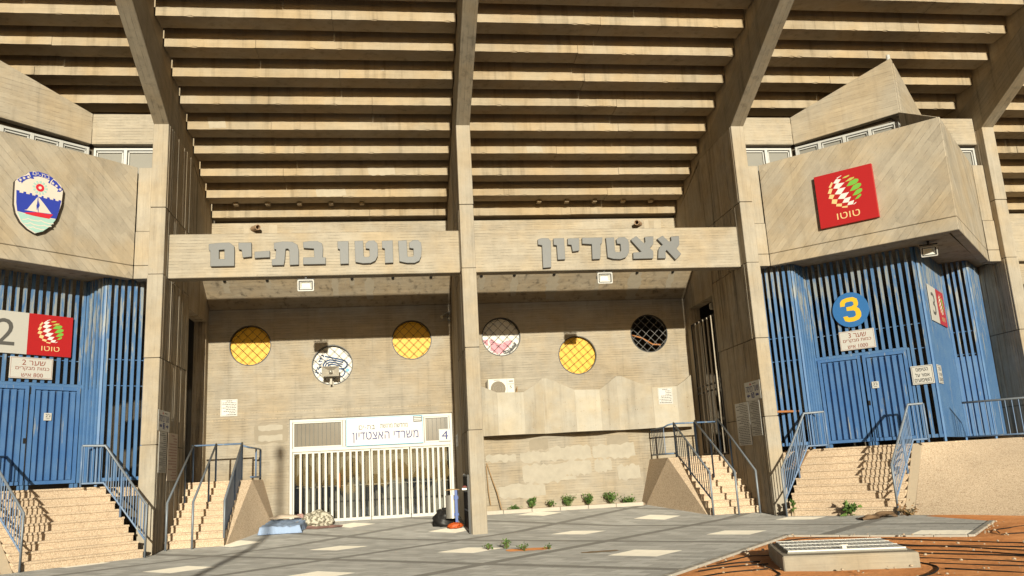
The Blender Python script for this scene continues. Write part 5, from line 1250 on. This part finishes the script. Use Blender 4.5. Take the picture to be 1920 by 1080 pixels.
def bedding():
    x0, x1, y0, y1 = -5.42, -4.42, 2.55, 4.45; zt = .20
    T = thing('mattress', (-4.95, 3.5, .15), 'thin mattress under a pale blue sheet on the paving by the white barred gate', 'mattress')
    m = MB(); m.prism([(x0+.05, y0+.05), (x1-.05, y0+.05), (x1-.05, y1-.05), (x0+.05, y1-.05)], lambda a, b, d: (a, b, gz(b)+d), .01, zt-.02); m.build('core', M['pillow'], T, bevel=.03)
    def f(u, v):
        # sheet draped over the core: skirt outside 0.16..0.84
        sx = -.10 + 1.2*u; sy = -.08 + 1.16*v
        cx_, cy_ = min(1, max(0, sx)), min(1, max(0, sy)); ox, oy = sx-cx_, sy-cy_; out = math.hypot(ox*1.0, oy*1.9)
        drop = min(1.0, out/.085)
        x = x0 + (x1-x0)*cx_ + ox*.35; y = y0 + (y1-y0)*cy_ + oy*.4
        wr = .030*mnoise.noise(Vector((x*4, y*3, 0))) + .022*mnoise.noise(Vector((x*11, y*4, 5))) + .012*mnoise.noise(Vector((x*22, y*13, 9)))
        fold = (.05*mnoise.noise(Vector((x*6, y*6, 2))) + .035*mnoise.noise(Vector((x*17, y*17, 4))))*drop
        return Vector((x + fold, y + fold, gz(y) + (zt + wr)*(1-drop) + drop*(.015+.01*abs(mnoise.noise(Vector((x*9, y*9, 0)))))))
    soft_mesh(48, 70, f).build('sheet', M['sheet_blue'], T, smooth=True)
    P = blob((-4.98, 4.05, .40+.08), .42, .22, .09, .12, 3.1); tag(P.build('pillow', M['pillow'], smooth=True, loc=(-4.98, 4.05, .4)), 'flattened cream pillow lying on the head of the blue-sheeted mattress', 'pillow')
    P = blob((-4.12, 4.15, .36), .42, .34, .25, .35, 7.7, 40, 24, .16, 2.6); tag(P.build('blanket', M['blanket'], smooth=True, loc=(-4.1, 4.15, .2)), 'crumpled green and cream patterned blanket heaped beside the mattress', 'blanket')
    def r(u, v):
        x = -4.42 + 1.02*u + .12*mnoise.noise(Vector((v*3, 0, 1))); y = 3.30 + .55*v + .12*mnoise.noise(Vector((u*4, 7, 1)))
        return Vector((x, y, gz(y) + .012 + .05*max(0, mnoise.noise(Vector((x*5, y*6, 3))))))
    tag(soft_mesh(26, 16, r).build('cloth', M['pinkcloth'], smooth=True, loc=(-3.9, 3.6, .18)), 'dusty pink cloth lying flat on the paving in front of the patterned blanket', 'cloth')
    P = blob((-4.62, 4.62, .40), .20, .14, .14, .4, 1.9, 24, 14, .13); tag(P.build('bundle', M['pinkcloth'], smooth=True, loc=(-4.62, 4.6, .25)), 'small brown bundle of clothes leaning on the gate behind the cream pillow', 'bundle')
bedding()
def bin_():
    y = 1.55; x = -.44; z = gz(y)
    T = thing('litter_bin', (x, y, z), 'small steel litter bin hung on a bright blue post beside the middle pillar', 'litter bin')
    m = MB(); m.box(x-.035, x+.035, y-.04, y+.03, z, z+.93); m.box(x-.10, x+.10, y-.08, y+.08, z, z+.012); m.build('post', M['bin_blue'], T, bevel=.004)
    m = MB(); m.prism(arc(x-.09, y+.23, .165, 26), lambda a, b, d: (a, b, d), z+.24, z+.78, ); m.build('drum', M['steel'], T, bevel=.006)
    m = MB(); m.prism(arc(x-.09, y+.23, .172, 26), lambda a, b, d: (a, b, d), z+.76, z+.80, [arc(x-.09, y+.23, .15, 26)]); m.prism(arc(x-.09, y+.23, .172, 26), lambda a, b, d: (a, b, d), z+.235, z+.26); m.build('rim', M['steel'], T)
    m = MB(); m.box(x-.06, x+.06, y+.02, y+.10, z+.70, z+.78); m.box(x-.06, x+.06, y+.02, y+.10, z+.3, z+.36); m.build('clamp', M['bin_blue'], T)
    m = MB(); m.prism([(x-.09+.19*math.cos(t), z+.93+.03*math.sin(t)) for t in [math.pi*i/14 for i in range(15)]], XZ, y+.0, y+.05); m.build('hood', M['wood'], T)
    b = blob((x-.05, y-.13, z+.06), .18, .11, .08, .5, 4.2, 28, 16, .055, 3.0); tag(b.build('plastic_bag', M['orange'], smooth=True, loc=(x-.1, y-.12, z)), 'crumpled orange plastic bag on the paving at the foot of the blue post', 'bag')
    q = blob((x-.28, y+.62, z+.19), .30, .26, .27, .3, 9.4, 28, 16, .18, 2.4); tag(q.build('rubbish_sack', M['black'], smooth=True, loc=(x-.3, y+.6, z)), 'full black rubbish sack slumped behind the steel litter bin', 'rubbish sack')
bin_()
def gate_leaf():
    T = thing('folded_gate_leaf', (-.22, .6, 0), 'narrow black metal gate leaf folded back against the left side of the middle pillar', 'gate')
    m = MB()
    for z in (.06, .5, .95, 1.32): m.box(-.245, -.205, .12, 1.4, gz(.7)+z-.02, gz(.7)+z+.02)
    m.box(-.25, -.20, .08, .12, .02, 1.36); m.box(-.25, -.20, 1.4, 1.44, .08, 1.4); m.build('frame', M['black'], T)
    m = MB()
    for i in range(9): m.box(-.236, -.214, .2+i*.14, .222+i*.14, .08, 1.32)
    m.build('bars', M['black'], T)
    m = MB(); m.box(-.36, -.2, .34, .40, 1.02, 1.09); m.build('latch', M['steel'], T)
    c = blob((-.30, .28, 1.08), .06, .04, .04, .4, 2.2, 16, 10); tag(c.build('rag', M['rag'], smooth=True, loc=(-.3, .28, 1.05)), 'small red rag caught on the latch of the black gate leaf', 'rag')
gate_leaf()
def sticks():
    z = gz(4.9)
    m = MB(); m.tube([(.80, 4.83, z), (.73, 4.86, z+.6), (.70, 4.93, z+1.35)], .014, 7); tag(m.build('stick', M['wood'], loc=(.8, 4.8, z)), 'straight wooden stick standing upright against the wall just right of the middle pillar', 'stick', 'sticks against the wall')
    m = MB(); m.tube([(1.10, 4.72, z), (.98, 4.8, z+.55), (.84, 4.9, z+1.0), (.72, 4.96, z+1.42)], .016, 7); tag(m.build('stick', M['wood'], loc=(1.1, 4.72, z)), 'bent bamboo stick leaning left against the wall beside the first low shrub', 'stick', 'sticks against the wall')
    m = MB(); m.box(.62, 1.0, 4.74, 4.98, z-.02, z+.20); tag(m.build('concrete_block', M['plinth'], bevel=.012, loc=(.8, 4.8, z)), 'small rough concrete block on the ground between the leaning sticks', 'block')
    # kerb of the planting strip
    n = 6
    for i in range(n):
        x0 = .25 + i*.83; m = MB(); m.box(x0, x0+.82, 4.30, 4.42, .1, gz(4.3)+.105); o = m.build('kerb', M['kerb'], bevel=.012); tag(o, kind='structure')
    m = MB(); m.prism([(.2, 4.4), (5.3, 4.4), (5.3, 5.0), (.2, 5.0)], lambda a, b, d: (a, b, gz(b)+d), .0, .06); tag(m.build('planting_bed', M['far_ground']), kind='structure')
sticks()

def plant(name, lab, cat, c, h, rad, nleaf, ls, seed, group=None, upright=0.5, mat='leaf', stems=7):
    rn = random.Random(seed); c = Vector(c)
    T = thing(name, c, lab, cat, group); st = MB(); lf = MB(); tips = []
    for i in range(stems):
        a = rn.uniform(0, 2*math.pi); sp = rad*rn.uniform(.15, 1.0); hh = h*rn.uniform(.55, 1.0)
        tip = c + Vector((math.cos(a)*sp, math.sin(a)*sp*.8, hh*(1 if upright > .3 else .5))); mid = c.lerp(tip, .5) + Vector((0, 0, hh*.12))
        st.tube([c, mid, tip], .006, 5); tips.append((mid, tip))
    for i in range(nleaf):
        mid, tip = rn.choice(tips); t = rn.random(); q = (mid.lerp(tip, t) if rn.random() < .75 else c.lerp(mid, .4+.6*t)) + Vector((rn.gauss(0, 1), rn.gauss(0, 1), rn.gauss(0, 1)))*rad*.17
        q.z = max(q.z, c.z+.01)
        d = Vector((rn.gauss(0, 1), rn.gauss(0, 1), rn.gauss(0, .6)+upright)).normalized(); s = d.cross(Vector((rn.gauss(0, 1), rn.gauss(0, 1), rn.gauss(0, 1)))).normalized(); L = ls*rn.uniform(.6, 1.3); W = L*.30
        n = d.cross(s)*L*.10
        lf.add([q, q+d*L*.45+s*W+n, q+d*L, q+d*L*.45-s*W+n], [(0, 1, 2), (0, 2, 3)])
    st.build('stems', M['stem'], T); lf.build('foliage', M[mat], T, recalc=False)
    return T
zz = gz(4.75)+.06
SHR = [(1.42, .16, .30, 200, .075, .1, 'low spreading green shrub by the leaning stick, first of the row against the right wall'),
       (1.98, .42, .18, 170, .10, 1.4, 'spiky upright olive shrub, second of the row against the right wall'),
       (2.52, .32, .20, 150, .07, .6, 'thin small green shrub, third of the row against the right wall'),
       (3.06, .48, .30, 420, .06, .5, 'round bushy grey-green shrub, the fullest in the row against the right wall'),
       (3.68, .48, .24, 330, .075, .6, 'dense green shrub with an upright crown, fifth of the row against the right wall'),
       (4.35, .50, .26, 330, .075, .6, 'tall bright green shrub, sixth of the row against the right wall'),
       (4.90, .36, .36, 330, .075, .3, 'wide sloping green shrub at the right end of the row, nearest the battered staircase side')]
for k, (x, h, r_, n, ls, u, lab) in enumerate(SHR): plant('shrub', lab, 'shrub', (x, 4.72, zz), h*.62, r_*.8, int(n*.8), ls*.85, 20+k, 'shrubs along the right wall', u)
plant('weed', 'leafy green weed growing at the foot of the gate 3 staircase', 'weed', (8.32, -1.72, 0), .28, .22, 70, .15, 41, None, .5)
plant('weed', 'narrow green weed growing behind the bottom post of the handrail at the right pillar', 'weed', (7.42, -.75, 0), .38, .09, 40, .10, 42, None, 1.0)
plant('dry_weed', 'dry reddish weed sprawling at the lower corner of the pebble apron', 'weed', (9.22, -2.62, 0), .30, .40, 60, .09, 43, None, .2, 'leaf_dry', 14)
for k, (x, y, h, n, lab) in enumerate(((-.24, -4.25, .10, 50, 'small green weed at the left end of the sandy paving gap'), (.10, -4.25, .14, 70, 'tallest green weed on the pale paving square by the sandy gap'), (.34, -4.85, .10, 40, 'low green weed in the middle of the sandy paving gap'), (.78, -4.9, .05, 24, 'tiny green weed at the right end of the sandy paving gap'))):
    plant('weed', lab, 'weed', (x, y, 0), h, .12, n, .05, 50+k, 'weeds in the paving', .4)
m = MB(); m.flat(rough_poly(.1, .8, -4.95, -4.45, .06, 9), lambda a, b, d: (a, b, d), .004); tag(m.build('sandy_gap', M['soil'], recalc=False), kind='structure')
m = MB(); m.flat(rough_poly(1.2, 1.75, -6.05, -5.85, .04, 8), lambda a, b, d: (a, b, d), .004); tag(m.build('damp_gap', M['wood'], recalc=False), kind='structure')

def manhole():
    c = Vector((3.86, -9.39, 0)); ang = math.radians(-18.2); r = Vector((math.cos(ang), math.sin(ang), 0)); f = Vector((-r.y, r.x, 0)); up = Vector((0, 0, 1))
    T = thing('access_plinth', c, 'low concrete plinth with a white slotted grating on top, set in the red soil', 'plinth')
    fn = lambda a, b, d: c + r*a + f*b + up*d
    m = MB(); rn = random.Random(3)
    o = [(-.79, -.85), (-.3, -.87), (.3, -.85), (.79, -.86), (.80, -.2), (.79, .84), (.1, .86), (-.79, .85), (-.80, .1)]
    m.prism(o, fn, -.1, .185); m.build('plinth', M['plinth'], T, bevel=.03)
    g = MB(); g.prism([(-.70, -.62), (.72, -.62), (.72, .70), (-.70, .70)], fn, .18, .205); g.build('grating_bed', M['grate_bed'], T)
    s = MB(); n = 24
    for i in range(n): s.obox(fn(-.69 + 1.40*(i+.5)/n, .04, .212), r, f, up, .043, 1.30, .014)
    for y_ in (-.60, -.18, .25, .68): s.obox(fn(.01, y_, .2135), r, f, up, 1.40, .03, .020)
    s.build('grating', M['grate'], T)
    h = MB(); h.obox(fn(.0, -.55, .235), r, f, up, .05, .03, .04); h.obox(fn(.0, -.55, .262), r, f, up, .09, .025, .015); h.build('handle', M['steel'], T)
    for k in range(14):
        a = rn.uniform(-.78, .78); b = rn.choice((rn.uniform(-.77, -.65), rn.uniform(.7, .76))) if rn.random() < .7 else rn.uniform(-.7, .7)
manhole()
HOSE = [[(4.34,-6.46),(4.88,-6.27),(5.43,-6.38),(6.02,-7.37),(6.94,-8.91),(8.2,-10.6)],[(5.49,-7.86),(5.76,-8.45),(6.6,-9.33),(7.6,-10.7)],[(5.3,-7.9),(5.56,-8.24),(6.03,-8.97),(6.31,-9.69),(7.1,-11.2)],[(5.2,-8.5),(5.36,-8.84),(5.82,-9.53),(5.98,-10.11),(6.6,-11.4)],[(5.0,-9.0),(5.21,-9.33),(5.91,-10.19),(6.5,-11.5)],[(4.75,-9.5),(4.88,-9.75),(5.24,-10.3),(5.49,-10.72),(6.1,-12)],[(4.62,-10.2),(5.0,-10.75),(5.24,-11.03),(5.8,-12)],[(4.45,-10.75),(4.7,-11.15),(4.88,-11.48),(5.2,-12)],[(4.55,-10.1),(4.50,-10.5),(4.28,-10.86),(3.92,-11.18),(3.2,-11.5)],[(7.67,-7.45),(8.0,-6.95),(8.33,-6.79),(8.8,-6.58),(9.8,-6.6)],[(7.54,-7.65),(7.95,-7.63),(8.8,-7.9)],[(1.94,-9.41),(2.41,-9.23),(2.98,-9.18)],[(2.5,-8.75),(3.11,-8.21),(3.38,-8.3),(3.9,-8.1)],[(2.85,-9.3),(2.74,-9.94),(2.58,-10.34),(1.9,-10.9)],[(2.2,-9.0),(2.7,-8.85),(3.0,-8.9)],[(1.7,-10.0),(2.2,-9.75),(2.75,-9.7)]]
ORD = ['first', 'second', 'third', 'fourth', 'fifth', 'sixth', 'seventh', 'eighth']
def smooth_path(P, k=6):
    out = []
    for i in range(len(P)-1):
        p0 = P[max(0, i-1)]; p1 = P[i]; p2 = P[i+1]; p3 = P[min(len(P)-1, i+2)]
        for j in range(k):
            t = j/k; out.append(tuple(.5*((2*p1[a]) + (-p0[a]+p2[a])*t + (2*p0[a]-5*p1[a]+4*p2[a]-p3[a])*t*t + (-p0[a]+3*p1[a]-3*p2[a]+p3[a])*t**3) for a in range(2)))
    return out + [P[-1]]
HL = ['black irrigation pipe looping along the paving edge, farthest back on the red soil', 'black irrigation pipe running right from behind the plinth, second from the back', 'black irrigation pipe running right from behind the plinth, third from the back', 'black irrigation pipe passing the right end of the plinth, fourth from the back',
      'black irrigation pipe passing the right end of the plinth, fifth from the back', 'black irrigation pipe right of the plinth, level with its grating edge', 'black irrigation pipe right of the plinth, level with its foot', 'black irrigation pipe lowest of those right of the plinth',
      'black irrigation pipe curling round the front right corner of the plinth', 'black irrigation pipe arching beside the far paving corner at the right', 'short black irrigation pipe just below the arching one by the paving corner', 'short black irrigation pipe left of the plinth, near its back corner',
      'black irrigation pipe bending behind the back left corner of the plinth', 'black irrigation pipe coiling at the front left corner of the plinth', 'short black irrigation pipe on the soil tip nearest the paving, left of the plinth', 'black irrigation pipe lowest of those left of the plinth']
for k, P in enumerate(HOSE):
    pts = smooth_path(P); z = lambda x, y: .006 + .006*mnoise.noise(Vector((x*1.1, y*1.1, k)))
    m = MB(); m.tube([(x, y, z(x, y)+.010) for x, y in pts], .009, 6); tag(m.build('irrigation_pipe', M['rubber'], smooth=True, loc=P[0]+(0,)), HL[k], 'pipe', 'irrigation pipes on the red soil')
def stones():
    rn = random.Random(8)
    m = MB(); n = 0
    bm = bmesh.new(); bmesh.ops.create_icosphere(bm, subdivisions=1, radius=1); V = [v.co.copy() for v in bm.verts]; F = [tuple(v.index for v in f.verts) for f in bm.faces]; bm.free()
    while n < 260:
        x = rn.uniform(1.5, 10); y = rn.uniform(-11.5, -5.1)
        if n % 7 == 0:
            a, b = rn.choice((((1.76, -9.1), (5.08, -5.2)), ((5.08, -5.2), (7.24, -7.27)), ((7.24, -7.27), (9.25, -5.08)))); t = rn.random(); x = a[0]+(b[0]-a[0])*t+abs(rn.gauss(0, .15)); y = a[1]+(b[1]-a[1])*t-abs(rn.gauss(0, .15))-.12
        if (y > -9.1 + (x-1.76)*1.175 - .15 and x < 5.1) or (5.08 <= x < 7.24 and y > -5.2-(x-5.08)*.958-.15) or (x >= 7.24 and y > -7.27+(x-7.24)*1.09-.15): continue
        r = rn.choice((.006, .009, .014, .022))*rn.uniform(.7, 1.3); m.add([Vector((x, y, .03)) + Vector((v.x*r*rn.uniform(.8, 1.3), v.y*r*rn.uniform(.8, 1.3), v.z*r*.7)) for v in V], F); n += 1
    tag(m.build('gravel', M['stone'], recalc=False), kind='stuff')
stones()
def cardboard():
    def f(u, v):
        x = 7.75 + 1.0*u + .18*v; y = -3.25 + .55*v + .35*u
        return Vector((x, y, .012 + .05*math.sin(u*3.0)*v*.7 + .09*max(0, mnoise.noise(Vector((u*2.2, v*2.0, 4)))) + (.10*v if u > .55 else .02*v)*max(0, u-.25)))
    m = soft_mesh(18, 12, f); m2 = [Vector(q) + Vector((0, 0, .008)) for q in m.v]
    k = len(m.v); fs = list(m.f); m.add(m2, fs)
    tag(m.build('cardboard_sheet', M['card'], loc=(8.2, -3, 0), recalc=False), 'bent brown cardboard sheet lying before the gate 3 staircase', 'cardboard')
cardboard()
def rubble():
    m = MB(); m.obox((8.35, .95, 2.55), Vector((.93, .3, .12)).normalized(), Vector((-.3, .93, 0)), (0, 0, 1), 1.1, .05, .05); 
    m = MB(); m.tube([(7.66, .1, 2.52), (8.78, .78, 2.55)], .03, 8); tag(m.build('rusty_tube', M['rust_tube'], loc=(7.7, .1, 2.5)), 'orange rusty tube bridging the right pillar and the top of the gate 3 handrail', 'tube')
    m = MB(); m.obox((8.35, .45, 1.35), Vector((.62, .55, .45)).normalized(), Vector((-.66, .75, 0)), Vector((-.3, -.25, .9)).normalized(), 1.1, .28, .03); tag(m.build('plank', M['card'], bevel=.005, loc=(8.3, .4, 1.2)), 'brown board lying on the steps behind the handrail at the right pillar', 'plank')
    m = MB(); m.obox((9.6, .1, 1.6), Vector((.7, -.7, .0)), Vector((.7, .7, 0)), Vector((0, 0, 1)), .2, .12, .05)
rubble()
def lamp_post():
    x, y = -4.92, -25.0
    T = thing('street_lamp', (x, y, 0), 'tall steel street lamp whose shadow crosses the paving to the blue mattress', 'street lamp')
    m = MB(); m.tube([(x, y, -.1), (x, y, 3.2), (x, y, 7.6)], .075, 12); m.build('pole', M['steel'], T)
    m = MB(); m.cyl((x, y, 7.6), (x, y, 7.95), .13, 12); m.build('lamp_head', M['steel'], T, bevel=.02)
lamp_post()
